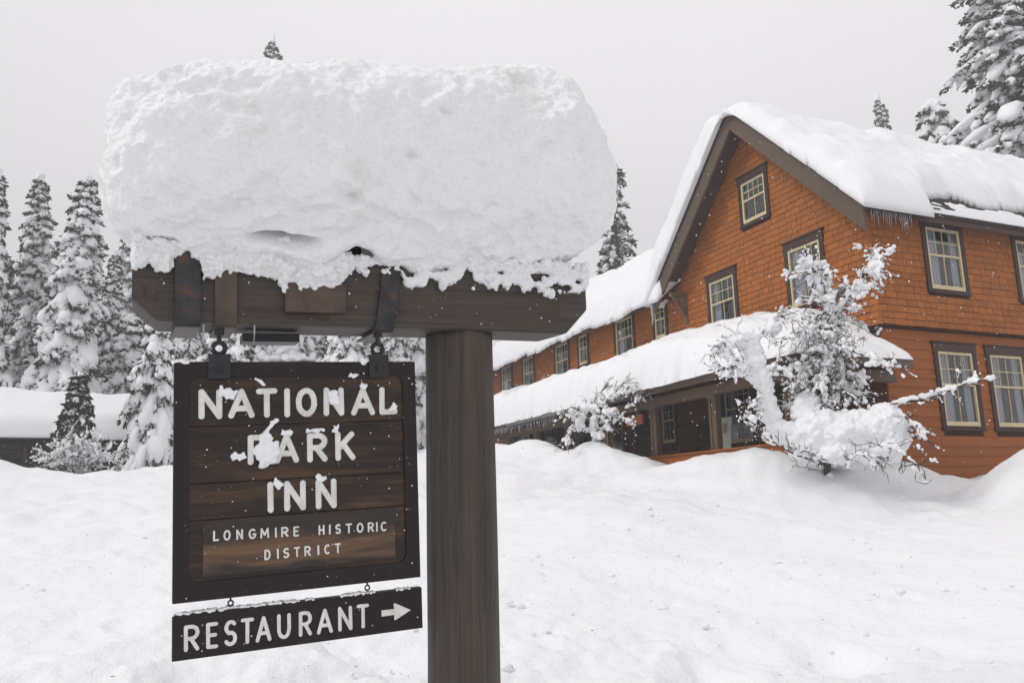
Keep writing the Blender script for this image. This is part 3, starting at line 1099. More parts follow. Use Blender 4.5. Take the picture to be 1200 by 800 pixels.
# thin patchy snow left on the bare shingles
gx = np.arange(1.2, 12.4, 0.03); gy = np.arange(-0.5, 0.62, 0.0124)
X, Y = np.meshgrid(gx, gy, indexing='ij')
rowf = ((Y + 0.52) * sl / 0.125) % 1.0
pm = fbm(P3(X * 0.45, Y), 0.35, 3, 58).reshape(X.shape)
H = np.where(pm + 0.05 - (Y + 0.1) * 1.5 > 0.1, 0.024, 0) * (rowf > 0.08) * (rowf < 0.60)
dust = obj('snow_dusting', snow_slab('dusting', X, Y, AP - np.abs(Y - YC) + 0.066, H, None, 0.02), M['snow'], None, INN_M)
tag(dust, 'thin patchy snow left on bare dark roof shingles along the side eave', 'snow', 'snow on the inn roofs')

# main wing
gx = np.arange(-1.1, 2 * MAIN_R + 0.7, 0.085); gy = np.arange(4.2, END_Y + 0.75, 0.085)
X, Y = np.meshgrid(gx, gy, indexing='ij')
Zr = MAIN_E + MAIN_S * (MAIN_R + 0.5 - np.abs(X - MAIN_R)) + 0.02
Zs = MAIN_E + MAIN_S * (MAIN_R + 0.5 - np.sqrt((X - MAIN_R) ** 2 + 0.25) + 0.25) + 0.02
n1 = fbm(P3(X, Y, 4), 1.9, 2, 61).reshape(X.shape); n2 = fbm(P3(X, Y, 4), 0.45, 2, 62).reshape(X.shape)
rg = 0.20 * fbm(P3(Y * 0, Y, 2), 1.0, 3, 63).reshape(X.shape)
ridge2 = 0.22 * np.exp(-((X - 0.55 - 0.1 * n1) / 0.30) ** 2)
H = (0.58 + 0.14 * n1 + 0.05 * n2 - 0.16 * np.exp(-((X - 0.95 - 0.2 * n1) / 0.3) ** 2) + 0.02 * fbm(P3(X, Y, 5), 0.18, 2, 69).reshape(X.shape))
e_f = X + 0.78 + rg
e_s = Y - np.clip(YC + (AP - Zr), 4.6, 7.55) + 0.15
H = H * edge(e_f, 0.6) * edge(END_Y + 0.7 - Y, 0.5) * edge(2 * MAIN_R + 0.65 - X, 0.4)
H = np.where((e_f <= 0) | (e_s <= 0), 0, H)
msn = obj('roof_snow', snow_slab('main_snow', X, Y, Zr, H, Zs), M['snow_roof'], None, INN_M)
tag(msn, 'smooth deep snow on the long main roof left of the gable', 'snow', 'snow on the inn roofs')

# porch roof
gx = np.arange(-3.5, -0.01, 0.045); gy = np.concatenate([np.arange(-0.95, 2.5, 0.045), np.arange(2.5, PY1 + 0.1, 0.06)])
X, Y = np.meshgrid(gx, gy, indexing='ij')
Zr = porch_z(X, Y) + 0.01
Zs = PE + np.minimum(X - PX, Y - PY0) / 3.0
tmin = np.minimum(X - PX, Y - PY0); d_ = np.abs((X - PX) - (Y - PY0)); Zs = PE + (tmin - 0.12 * np.exp(-d_ / 0.35)) / 3.0 + 0.01
n1 = fbm(P3(X, Y, 8), 1.5, 2, 71).reshape(X.shape); n2 = fbm(P3(X, Y, 8), 0.4, 3, 72).reshape(X.shape)
rg = 0.16 * fbm(P3(X * 0.5, Y, 6), 0.7, 3, 73).reshape(X.shape)
H = (0.34 + 0.46 * sstep(-0.6, 2.2, Y) + 0.22 * sstep(2.0, 5.0, Y) + 0.13 * n1 + 0.06 * n2 + 0.02 * fbm(P3(X, Y, 8), 0.15, 2, 79).reshape(X.shape))
e_f = X - PX + 0.22 + rg
e_r = Y - PY0 + 0.08 + 0.05 * n1
H = H * edge(e_f, 0.55) * edge(e_r, 1.1) * edge(PY1 - Y - 0.05, 0.8) * (0.75 + 0.25 * edge(0.02 - X, 0.5))
H = np.where((e_f <= 0) | (e_r <= 0) | (Y > PY1), 0, H)
psn = obj('roof_snow', snow_slab('porch_snow', X, Y, Zr, H, Zs), M['snow_roof'], None, INN_M)
tag(psn, 'thick lumpy snow lying along the low porch roof', 'snow', 'snow on the inn roofs')


# icicles
def icicle_mesh(L, r, seed):
    n = 8
    t = np.linspace(0, 1, n)
    rr = r * (1 - t) ** 0.8 * (1 + 0.15 * np.sin(t * 17 + seed)) + 0.0015
    P = np.stack([0.01 * np.sin(t * 3 + seed), 0 * t, -L * t], -1)
    return MB().tube(P, rr, 6).mesh('icicle', True)


ric = random.Random(3)
ics = [icicle_mesh(1.0, 0.028, s) for s in range(3)]
for i in range(20):
    x = 0.0 + 1.25 * i / 20 + ric.uniform(-0.02, 0.02) - 0.45
    L = ric.uniform(0.12, 0.42) * (1.7 if i in (7, 19, 20) else 1)
    o = obj('icicle', ics[i % 3], M['ice'], None, INN_M @ Matrix.Translation((x, YC - HALF - 0.05, AP - HALF - 0.12)) @ Matrix.Diagonal((0.45, 0.45, L, 1)))
    tag(o, 'thin icicle in the row hanging from the inn side eave', 'icicle', 'icicles under the side eave')
o = obj('icicle', ics[0], M['ice'], None, INN_M @ Matrix.Translation((-0.66, 7.95, J + 2.32)) @ Matrix.Diagonal((2.4, 2.4, 0.75, 1)))
tag(o, 'big pale icicle hanging at the foot of the gable beside the narrow window', 'icicle')
for i in range(46):
    y = 9.9 + 6.0 * i / 46 + ric.uniform(-0.05, 0.05)
    o = obj('icicle', ics[i % 3], M['ice'], None, INN_M @ Matrix.Translation((PX - 0.05, y, PE - 0.14)) @ Matrix.Diagonal((0.7, 0.7, ric.uniform(0.08, 0.3), 1)))
    tag(o, 'short icicle in the fringe along the far part of the porch eave', 'icicle', 'icicles under the porch eave')

# ------------------------------------------------------------------ things on the porch
PF = J - 2.75
def on_porch(x, y, rz=0.0, z=PF):
    return INN_M @ Matrix.Translation((x, y, z)) @ Matrix.Rotation(rz, 4, 'Z')


def make_chair(label, x, y, rz):
    c = tag(empty('chair', on_porch(x, y, rz)), label, 'chair', 'chairs on the porch')
    m = MB(); m.box((-0.26, -0.26, 0.40), (0.26, 0.26, 0.44)); obj('seat', m, M['chairwood'], c)
    for sx in (-1, 1):
        for sy in (-1, 1):
            m = MB(); m.box((sx * 0.24 - 0.025, sy * 0.24 - 0.025, 0), (sx * 0.24 + 0.025, sy * 0.24 + 0.025, 0.40 if sy < 0 else 0.399)); obj('leg', m, M['chairwood'], c)
        m = MB(); m.box((sx * 0.28 - 0.035, -0.26, 0.62), (sx * 0.28 + 0.035, 0.24, 0.65)); obj('armrest', m, M['chairwood'], c)
        m = MB(); m.box((sx * 0.28 - 0.02, -0.24, 0.44), (sx * 0.28 + 0.02, -0.20, 0.62)); obj('arm_post', m, M['chairwood'], c)
    for k in range(5):
        m = MB(); m.prism([(0.24, 0.44), (0.27, 0.44), (0.40, 1.10), (0.37, 1.10)], 0, -0.23 + k * 0.095, -0.23 + k * 0.095 + 0.075); obj('back_slat', m, M['chairwood'], c)
    m = MB(); m.box((-0.26, 0.365, 1.10), (0.26, 0.415, 1.18)); obj('top_rail', m, M['chairwood'], c)
    return c


make_chair('dark slatted wooden armchair on the porch near its right end', -1.0, 1.5, math.radians(-90))
make_chair('dark slatted wooden armchair on the porch between the two nearest posts', -0.75, 6.6, math.radians(-95))
pan = tag(empty('display_board', on_porch(-2.1, 3.05, math.radians(-80)) @ Matrix.Rotation(math.radians(-8), 4, 'X')), 'pale narrow board leaning upright on the porch beside a post', 'board')
m = MB(); m.box((-0.2, -0.02, 0), (0.2, 0.02, 1.0)); obj('panel', m, M['palewood'], pan)
m = MB(); m.box((-0.07, -0.026, 0.62), (0.07, -0.0215, 0.85)); obj('notice', m, M['gutter'], pan)
hs = tag(empty('hanging_sign', on_porch(-2.60, 6.15, 0, J - 1.66)), 'small reddish wooden sign hanging under the porch beam', 'sign')
m = MB(); m.box((-0.025, -0.42, 0.0), (0.025, 0.42, 0.26)); obj('board', m, M['porchsign'], hs)
for s in (-0.3, 0.3):
    m = MB(); m.tube([(0, s, 0.26), (0, s, 0.36)], [0.008, 0.008], 6); obj('hanger', m, M['darkmetal'], hs)

# ------------------------------------------------------------------ log cabin at the edge of the wood
def cabin():
    o0 = np.array([-14.5, 32.9, 0.0])
    ax = np.array([-0.9, -0.435, 0.0]); ax /= np.linalg.norm(ax)          # along the eave, to the left
    ay = np.array([-ax[1], ax[0], 0.0]);  ay = -ay if ay[1] < 0 else ay    # away
    z0 = float(ground_h(o0[0], o0[1])) - 0.3
    Mx = frame((o0[0], o0[1], z0), -ax, ay, (0, 0, 1))                    # local x runs right, wall from -9 to 0
    c = tag(empty('cabin', Mx), 'low dark log cabin half buried in snow at the edge of the trees', 'building')
    H = 1.55
    w = MB(); w.box((-9, 0.1, -0.5), (0, 4.5, H)); obj('wall', w, M['cabinwood'], c)
    for i in range(9):
        lg = MB(); lg.tube([(-9.1, 0.06, -0.3 + i * 0.21), (0.1, 0.06, -0.3 + i * 0.21)], 0.115, 8); obj('log', lg.mesh('log', True), M['cabinwood'], c)
    for x in (-0.25, -1.3, -4.2, -7.0, -8.8):
        p = MB(); p.tube([(x, -0.75, -0.6), (x, -0.75, H + 0.15)], 0.09, 8); obj('post', p.mesh('post', True), M['cabinwood'], c)
    d = MB(); d.box((-2.9, -0.09, -0.5), (-2.0, -0.06, 1.45)); obj('door', d, M['darkroom'], c)
    b = MB(); b.box((-9.2, -0.85, H + 0.05), (0.3, -0.68, H + 0.2)); obj('eave_beam', b, M['cabinwood'], c)
    r = MB()
    for s, y0, y1 in ((1, -1.1, 2.3), (-1, 5.7, 2.3)):
        r.prism([(y0, H + 0.12), (y1, H + 1.75), (y1, H + 1.60), (y0, H - 0.03)], 0, -9.5, 0.6)
    obj('roof', r, M['roofing'], c)
    gx = np.arange(-9.8, 0.95, 0.12); gy = np.arange(-1.5, 6.1, 0.12)
    X, Y = np.meshgrid(gx, gy, indexing='ij')
    zr = H + 0.14 + (3.4 - np.abs(Y - 2.3)) * 0.479
    zs = H + 0.14 + (3.4 - np.sqrt((Y - 2.3) ** 2 + 0.4) + 0.3) * 0.479
    n1 = fbm(P3(X, Y, 2), 1.6, 2, 81).reshape(X.shape)
    Hs = (0.62 + 0.10 * n1) * edge(Y + 1.38 + 0.1 * n1, 0.5) * edge(5.95 - Y, 0.5) * edge(0.85 - X, 0.5) * edge(X + 9.75, 0.5)
    Hs = np.where(Y + 1.38 + 0.1 * n1 <= 0, 0, Hs)
    sn = obj('roof_snow', snow_slab('cabin_snow', X, Y, zr, Hs, zs), M['snow_roof'], None, Mx)
    tag(sn, 'smooth thick snow covering the low log cabin roof', 'snow')
    return c


cabin()


# ------------------------------------------------------------------ conifers
def conifer(seed, H, R, nb, droop=(45, 75), snowp=0.8, pad=1.0, top=0.98, gap=None, taper=0.85, dense=1.0, h0=0.05, leaf=1.0):
    r = np.random.default_rng(seed)
    trunk, fol, sn = MB(), MB(), MB()
    n = 14
    t = np.linspace(0, 1, n)
    bend = np.stack([0.012 * H * np.sin(t * 3 + seed), 0.012 * H * np.sin(t * 2.3 + 2 * seed), t * H], -1)
    bend[:, :2] -= bend[0, :2]
    trunk.tube(bend, 0.018 * H * (1 - t) ** 0.9 + 0.02, 8)
    leafv, leaft, nl = [], [], 0
    def axis_at(h):
        return np.array([np.interp(h, t, bend[:, k]) for k in range(3)])

    def lump(P, rad):
        m = len(P)
        s = np.linspace(0, 1, m)
        prof = np.sin(np.pi * (0.06 + 0.88 * s)) ** 0.6
        rr = rad * prof * r.uniform(0.75, 1.2, m)
        v, q, tt = tube(P, rr, 6, True, 0.68)
        sn.add(v, q, tt)

    def blades(P, D, side, k, L):
        """k little hanging sprays along a twig"""
        s = r.random(k)
        idx = s * (len(P) - 1)
        i0 = np.clip(idx.astype(int), 0, len(P) - 2)
        base = P[i0] + (P[i0 + 1] - P[i0]) * (idx - i0)[:, None]
        dirs = D[None] * r.uniform(0.3, 1.0, k)[:, None] + r.normal(0, 0.45, (k, 3))
        dirs[:, 2] -= r.uniform(0.2, 0.9, k)
        dirs /= np.linalg.norm(dirs, axis=1, keepdims=True)
        ln = L * r.uniform(0.6, 1.3, k)
        wd = np.cross(dirs, r.normal(0, 1, (k, 3))); wd /= np.linalg.norm(wd, axis=1, keepdims=True) + 1e-6
        wdt = (ln * r.uniform(0.16, 0.30, k))[:, None]
        tip = base + dirs * ln[:, None]
        mid = base + dirs * (ln * 0.45)[:, None]
        v = np.stack([base, mid + wd * wdt, tip, mid - wd * wdt], 1).reshape(-1, 3)
        q = np.arange(4 * k).reshape(-1, 4)
        fol.add(v, q)

    for i in range(nb):
        h = h0 + (top - h0) * ((i + r.random()) / nb) ** 1.05
        L = R * (1 - h) ** taper * r.uniform(0.72, 1.18) + 0.12
        az = i * 2.39996 + r.normal(0, 0.25)
        if gap is not None and gap(h, az, r): continue
        p0 = np.radians(np.interp(h, [0, 0.5, 0.85, 1], [-30, -18, 0, 35]) + r.normal(0, 7))
        p1 = p0 - np.radians(r.uniform(*droop)) * np.interp(h, [0, 0.9, 1], [1, 1, 0.6])
        m = 7
        s = np.linspace(0, 1, m)
        pt = p0 + (p1 - p0) * s ** 0.8
        step = L / (m - 1)
        hd = np.array([np.cos(az), np.sin(az), 0])
        pts = np.zeros((m, 3)); pts[0] = axis_at(h)
        for k in range(1, m):
            pts[k] = pts[k - 1] + step * (hd * np.cos(pt[k]) + np.array([0, 0, np.sin(pt[k])]))
        pts[:, :2] += (np.array([-hd[1], hd[0]])[None] * (r.normal(0, 0.05) * L * s ** 2)[:, None])
        if L > 0.5:
            trunk.tube(pts[:6], np.linspace(0.02 + 0.008 * L, 0.006, 6), 4, False)
        side = np.array([-hd[1], hd[0], 0])
        fl = leaf * min(0.18 + 0.045 * L, 0.30)
        blades(pts, hd, None, int((10 + 9 * L) * dense), fl)
        if r.random() < snowp + 0.1:
            a, b = sorted((r.uniform(0.05, 0.4), r.uniform(0.75, 1.0)))
            ss = np.linspace(a, b, 6) * (m - 1)
            i0 = np.clip(ss.astype(int), 0, m - 2)
            Q = pts[i0] + (pts[i0 + 1] - pts[i0]) * (ss - i0)[:, None]
            Q[:, 2] += 0.05 + 0.012 * L + r.normal(0, 0.015, 6)
            lump(Q, pad * (0.075 + 0.036 * L) * r.uniform(0.8, 1.25))
        for j in range(1, m):
            tj = j / (m - 1)
            for sd in (-1, 1):
                ll = 0.48 * L * (1 - tj) ** 0.75 * r.uniform(0.7, 1.15) + 0.10
                fw = r.uniform(0.5, 1.0)
                d = hd * fw + side * sd
                d = d / np.linalg.norm(d)
                pp = pt[j] - np.radians(r.uniform(0, 28))
                dv = d * np.cos(pp) + np.array([0, 0, np.sin(pp)])
                S = np.linspace(0, 1, 5)
                Q = pts[j][None] + dv[None] * (ll * S)[:, None]
                Q[:, 2] -= 0.22 * ll * S ** 2
                blades(Q, d, None, max(3, int((4 + 9 * ll) * dense)), fl)
                if r.random() < snowp and ll > 0.12:
                    a = r.uniform(0.0, 0.35); b = r.uniform(0.7, 1.02)
                    SS = np.linspace(a, b, 4)
                    Q = pts[j][None] + dv[None] * (ll * SS)[:, None]
                    Q[:, 2] += -0.22 * ll * SS ** 2 + 0.035 + r.normal(0, 0.012, 4)
                    lump(Q, pad * (0.055 + 0.055 * ll) * r.uniform(0.7, 1.3))
    # snowy tip
    tip = bend[-1]
    Q = np.stack([tip + np.array([0, 0, z]) for z in (-0.5, -0.25, 0.0, 0.12)])
    lump(Q, 0.10 * pad)
    return trunk.mesh('trunk', True), fol.mesh('crown'), sn.mesh('snow_load', True), H


def gapfir(h, az, r):
    return r.random() < 0.10 + 0.55 * (math.sin(h * 34 + az) > 0.55)


TREES = {
    'laden': conifer(1, 18.0, 4.3, 225, (45, 78), 0.97, 2.35, taper=0.80, dense=0.85),
    'spruce': conifer(2, 18.0, 3.4, 240, (40, 75), 0.96, 2.05, taper=0.85, dense=0.85),
    'low': conifer(3, 10.0, 4.2, 160, (40, 75), 0.97, 2.45, taper=0.75, h0=0.02, dense=0.9),
    'fir': conifer(4, 30.0, 5.6, 300, (35, 62), 0.88, 1.7, taper=0.72, dense=2.3, leaf=0.6),
    'spire': conifer(5, 24.0, 2.6, 190, (50, 85), 0.85, 1.35, taper=0.62, gap=gapfir),
    'young': conifer(6, 5.0, 1.6, 95, (25, 55), 0.75, 1.15, taper=0.85, dense=1.4),
}
TREE_GROUP = 'snow-covered conifers around the clearing'


def plant(kind, x, y, h, rz, label, wid=1.0, z=None, lean=(0, 0)):
    tr, cr, sn, H = TREES[kind]
    k = h / H
    zz = (float(ground_h(x, y)) - 0.2) if z is None else z
    Mx = Matrix.Translation((x, y, zz)) @ Matrix.Rotation(lean[0], 4, 'Y') @ Matrix.Rotation(rz, 4, 'Z') @ Matrix.Diagonal((k * wid, k * wid, k, 1))
    e = tag(empty('conifer', Mx), label, 'tree', TREE_GROUP)
    obj('trunk', tr, M['bark'], e); obj('crown', cr, M['needles'], e); obj('snow_load', sn, M['snow_tree'], e)
    return e


CAM_R = cam.matrix_world.to_3x3()


def spot(px, py, d):
    """point at horizontal distance d in the direction of a photo position (survey helper)"""
    v = CAM_R @ Vector((px - 600.0, 400.0 - py, -966.0))
    k = d / math.hypot(v.x, v.y)
    return np.array([v.x * k, v.y * k, EYE + v.z * k])


def polar(px, d, py=560):
    p = spot(px, py, d)
    return float(p[0]), float(p[1])


def tree_at(kind, px, top_py, d, rz, label, wid=1.0, lean=(0, 0)):
    p = spot(px, top_py, d)
    x, y = float(p[0]), float(p[1])
    zg = float(ground_h(x, y)) - 0.2
    return plant(kind, x, y, float(p[2]) - zg, rz, label, wid, lean=lean)


tree_at('spruce', 8, 198, 44, 0.3, 'tall snowy spruce at the left edge of the photo')
tree_at('spruce', 54, 208, 47, 1.9, 'snowy spruce with the middle of the three tall tops at left', 1.1)
tree_at('laden', 90, 206, 43, 2.6, 'broad snow-laden conifer towering behind the cabin', 1.2)
tree_at('spruce', 32, 262, 60, 4.1, 'small distant snowy spruce top between the tall left conifers', 0.8)
tree_at('spruce', 132, 292, 50, 5.0, 'snowy spruce just left of the overhanging snow cap', 1.05)
tree_at('low', 190, 355, 33, 0.9, 'low wide conifer heaped with snow at the left edge of the sign', 0.85)
tree_at('laden', 230, 250, 42, 3.7, 'snow-laden conifer behind the left end of the sign beam', 1.0)
tree_at('low', 275, 330, 36, 2.2, 'snow-heaped conifer behind the middle of the sign board', 1.0)
tree_at('laden', 345, 240, 44, 1.1, 'tall snowy conifer behind the right half of the sign board', 1.0)
tree_at('low', 405, 340, 34, 5.3, 'low snowy conifer behind the right chain of the sign', 0.9)
tree_at('spruce', 462, 300, 40, 0.4, 'snowy spruce seen between the sign board and the post', 1.1)
tree_at('laden', 545, 330, 62, 2.9, 'snowy conifer behind the post beyond the far end of the inn', 1.0)
tree_at('spruce', -40, 240, 52, 2.0, 'snowy spruce standing beyond the left edge behind the cabin', 1.2)
tree_at('spruce', 166, 250, 66, 1.0, 'far snowy spruce deep in the wood left of the sign', 1.2)
tree_at('laden', 300, 190, 70, 0.0, 'far broad conifer deep in the wood behind the sign board', 1.0)
tree_at('laden', 420, 200, 72, 3.0, 'far broad conifer deep in the wood behind the right of the board', 1.1)
tree_at('low', 150, 370, 45, 4.4, 'wide snow-heaped conifer filling the gap left of the sign', 1.1)
tree_at('laden', 490, 265, 46, 4.9, 'broad snow-laden conifer right behind the top of the post', 1.0)
tree_at('spruce', 385, 300, 56, 2.5, 'slim snowy spruce deep behind the sign beam', 1.3)
tree_at('spruce', 255, 280, 58, 0.8, 'snowy spruce deep in the wood behind the left chain', 1.3)
tree_at('spruce', 110, 330, 62, 3.1, 'far snowy spruce filling the wood above the cabin ridge', 1.5)
tree_at('laden', 20, 330, 60, 0.9, 'far snow-laden conifer at the left edge above the cabin', 1.4)
tree_at('laden', 590, 372, 75, 1.9, 'distant snowy conifer beyond the far end of the main roof', 1.2)
tree_at('laden', 60, 330, 52, 4.0, 'mid-height snow-laden conifer in the second row behind the cabin', 1.5)
tree_at('laden', 128, 345, 55, 5.5, 'mid-height snow-laden conifer between the cabin and the sign', 1.4)
tree_at('laden', 5, 300, 50, 1.3, 'mid-height snow-laden conifer cut by the left edge', 1.3)
tree_at('spire', 316, 36, 78, 1.2, 'distant narrow conifer tip showing above the snow cap', 0.85)
tree_at('spire', 718, 182, 52, 2.4, 'lone ragged conifer between the snow cap and the inn', 1.7, lean=(math.radians(1.5), 0))
tree_at('spire', 1027, 108, 92, 0.7, 'tiny narrow conifer tip above the gable roof ridge', 0.8)
tree_at('low', 1096, 122, 62, 1.5, 'small rounded snowy treetop left of the tall right fir', 0.8)
tree_at('fir', 1178, -150, 46, 3.3, 'huge dark fir towering over the roof at the right edge', 1.5)
tree_at('spruce', 1262, 40, 44, 0.2, 'snowy spruce half outside the right edge behind the inn', 1.1)
tree_at('young', 93, 438, 31.0, 1.0, 'small green young conifer standing before the cabin roof', 1.05)


# ------------------------------------------------------------------ snow-covered shrubs
def smooth_path(pts, n):
    pts = np.asarray(pts, float)
    d = np.concatenate([[0], np.cumsum(np.linalg.norm(np.diff(pts, axis=0), axis=1))])
    s = np.linspace(0, d[-1], n)
    out = np.stack([np.interp(s, d, pts[:, k]) for k in range(3)], -1)
    for _ in range(3):
        out[1:-1] = 0.25 * out[:-2] + 0.5 * out[1:-1] + 0.25 * out[2:]
    return out


def grow(r, limbs, twig_len, twig_n, snow_r, levels=2, spread=0.9, up=0.2):
    """limbs: (points, base radius, tip radius, snow factor). returns branch tubes and snow spheres"""
    bark = MB()
    C, Rr = [], []

    def snow_on(P, f, rad):
        L = np.linalg.norm(np.diff(P, axis=0), axis=1).sum()
        k = max(3, int(L / 0.028))
        s = np.linspace(0, len(P) - 1, k)
        i0 = np.clip(s.astype(int), 0, len(P) - 2)
        Q = P[i0] + (P[i0 + 1] - P[i0]) * (s - i0)[:, None]
        ns = vnoise(Q * 6.0 + 17, 3)
        keep = (ns + r.normal(0, 0.25, k)) > (0.55 - 1.1 * f)
        rr = rad * (0.75 + 0.45 * vnoise(Q * 9.0, 5)) * r.uniform(0.75, 1.25, k)
        Q = Q + np.stack([r.normal(0, 0.3, k) * rr, r.normal(0, 0.3, k) * rr, rr * r.uniform(0.5, 1.0, k)], -1)
        C.append(Q[keep]); Rr.append(rr[keep])

    def twigs(P, n, ln, lev, f):
        T = np.gradient(P, axis=0)
        for _ in range(n):
            k = int(len(P) * (0.15 + 0.85 * r.random() ** 0.8)); k = min(k, len(P) - 1)
            d = T[k] / (np.linalg.norm(T[k]) + 1e-9) * 0.8 + r.normal(0, spread, 3) + np.array([0, 0, up])
            d /= np.linalg.norm(d)
            L = ln * r.uniform(0.45, 1.2)
            S = np.linspace(0, 1, 6)
            Q = P[k][None] + d[None] * (L * S)[:, None] + np.cumsum(r.normal(0, 0.025 * L, (6, 3)), 0)
            Q[:, 2] -= 0.12 * L * S ** 2
            Q[0] = P[k]
            snowy = r.random() < f + 0.15
            if snowy or r.random() < 0.35:
                bark.tube(Q, np.linspace(0.010 if lev > 1 else 0.0062, 0.0032, 6), 4, False)
            if snowy:
                snow_on(Q, f, snow_r * r.uniform(0.55, 1.0) * (0.8 if lev == 1 else 1.0))
            if lev > 1:
                twigs(Q, r.integers(2, 6), ln * 0.5, lev - 1, f)

    for pts, r0, r1, f, tn in limbs:
        P = smooth_path(pts, 24)
        P[1:] += np.cumsum(r.normal(0, 0.006, (23, 3)), 0)
        bark.tube(P, np.linspace(r0, r1, 24), 6)
        snow_on(P, min(1, f + 0.25), snow_r * 1.35)
        twigs(P, int(twig_n * tn), twig_len, levels, f)
    return bark, np.concatenate(C), np.concatenate(Rr)


def shrub(name, cat, label, base, d, px0, py0, limbs, masses, seed, twig_len, twig_n, snow_r, voxel, levels=2, spread=0.9, up=0.2, group=None):
    """limb points are given as (photo column, depth in m, photo row) around the foot of the shrub and turned into metres once"""
    r = np.random.default_rng(seed)
    k = d / 966.0 / 0.985
    f = np.array([base[0], base[1], 0.0]); f /= np.linalg.norm(f)
    rt = np.array([f[1], -f[0], 0.0])
    Mx = frame(base, rt, f, (0, 0, 1))
    Mi = Mx.inverted()
    dz0 = base[2] - spot(px0, py0, d)[2]
    loc = lambda p: tuple(Mi @ Vector(spot(p[0], p[2], d + p[1]) + np.array([0, 0, dz0])))
    L2 = [([loc(p) for p in pts], a, b, c, e) for pts, a, b, c, e in limbs]
    bark, C, Rr = grow(r, L2, twig_len, twig_n, snow_r, levels, spread, up)
    for (cx, dep, cy_), (rx, rz), cnt in masses:
        c0 = np.array(loc((cx, dep, cy_)))
        a, b = rx * k, rz * k
        q = r.normal(0, 1, (cnt, 3)); q /= np.linalg.norm(q, axis=1, keepdims=True)
        rad_ = r.uniform(0.25, 0.55, cnt) * min(a, b)
        Cq = c0 + q * (np.array([a, a * 0.8, b]) * (r.random((cnt, 1)) ** 0.5) * 0.62)
        C = np.vstack([C, Cq]); Rr = np.concatenate([Rr, rad_])
        m_ = max(1, int(round(1.6 * max(a, b) / min(a, b))))
        core = np.array([c0 + np.array([a if a >= b else 0, 0, 0 if a >= b else b]) * f_ for f_ in np.linspace(-0.45, 0.45, m_)]) if m_ > 1 else c0[None]
        C = np.vstack([C, core]); Rr = np.concatenate([Rr, np.full(len(core), min(a, b) * 0.82)])
    e = tag(empty(name, Mx), label, cat, group)
    obj('branches', bark.mesh('branches', True), M['twig'], e)
    obj('snow_load', remeshed('snow_load', C, Rr, voxel, 0.032, 0.14, seed, 2), M['snow'], e)
    return e


def gpos(px, d):
    x, y = polar(px, d)
    return np.array([x, y, float(ground_h(x, y)) - 0.08])


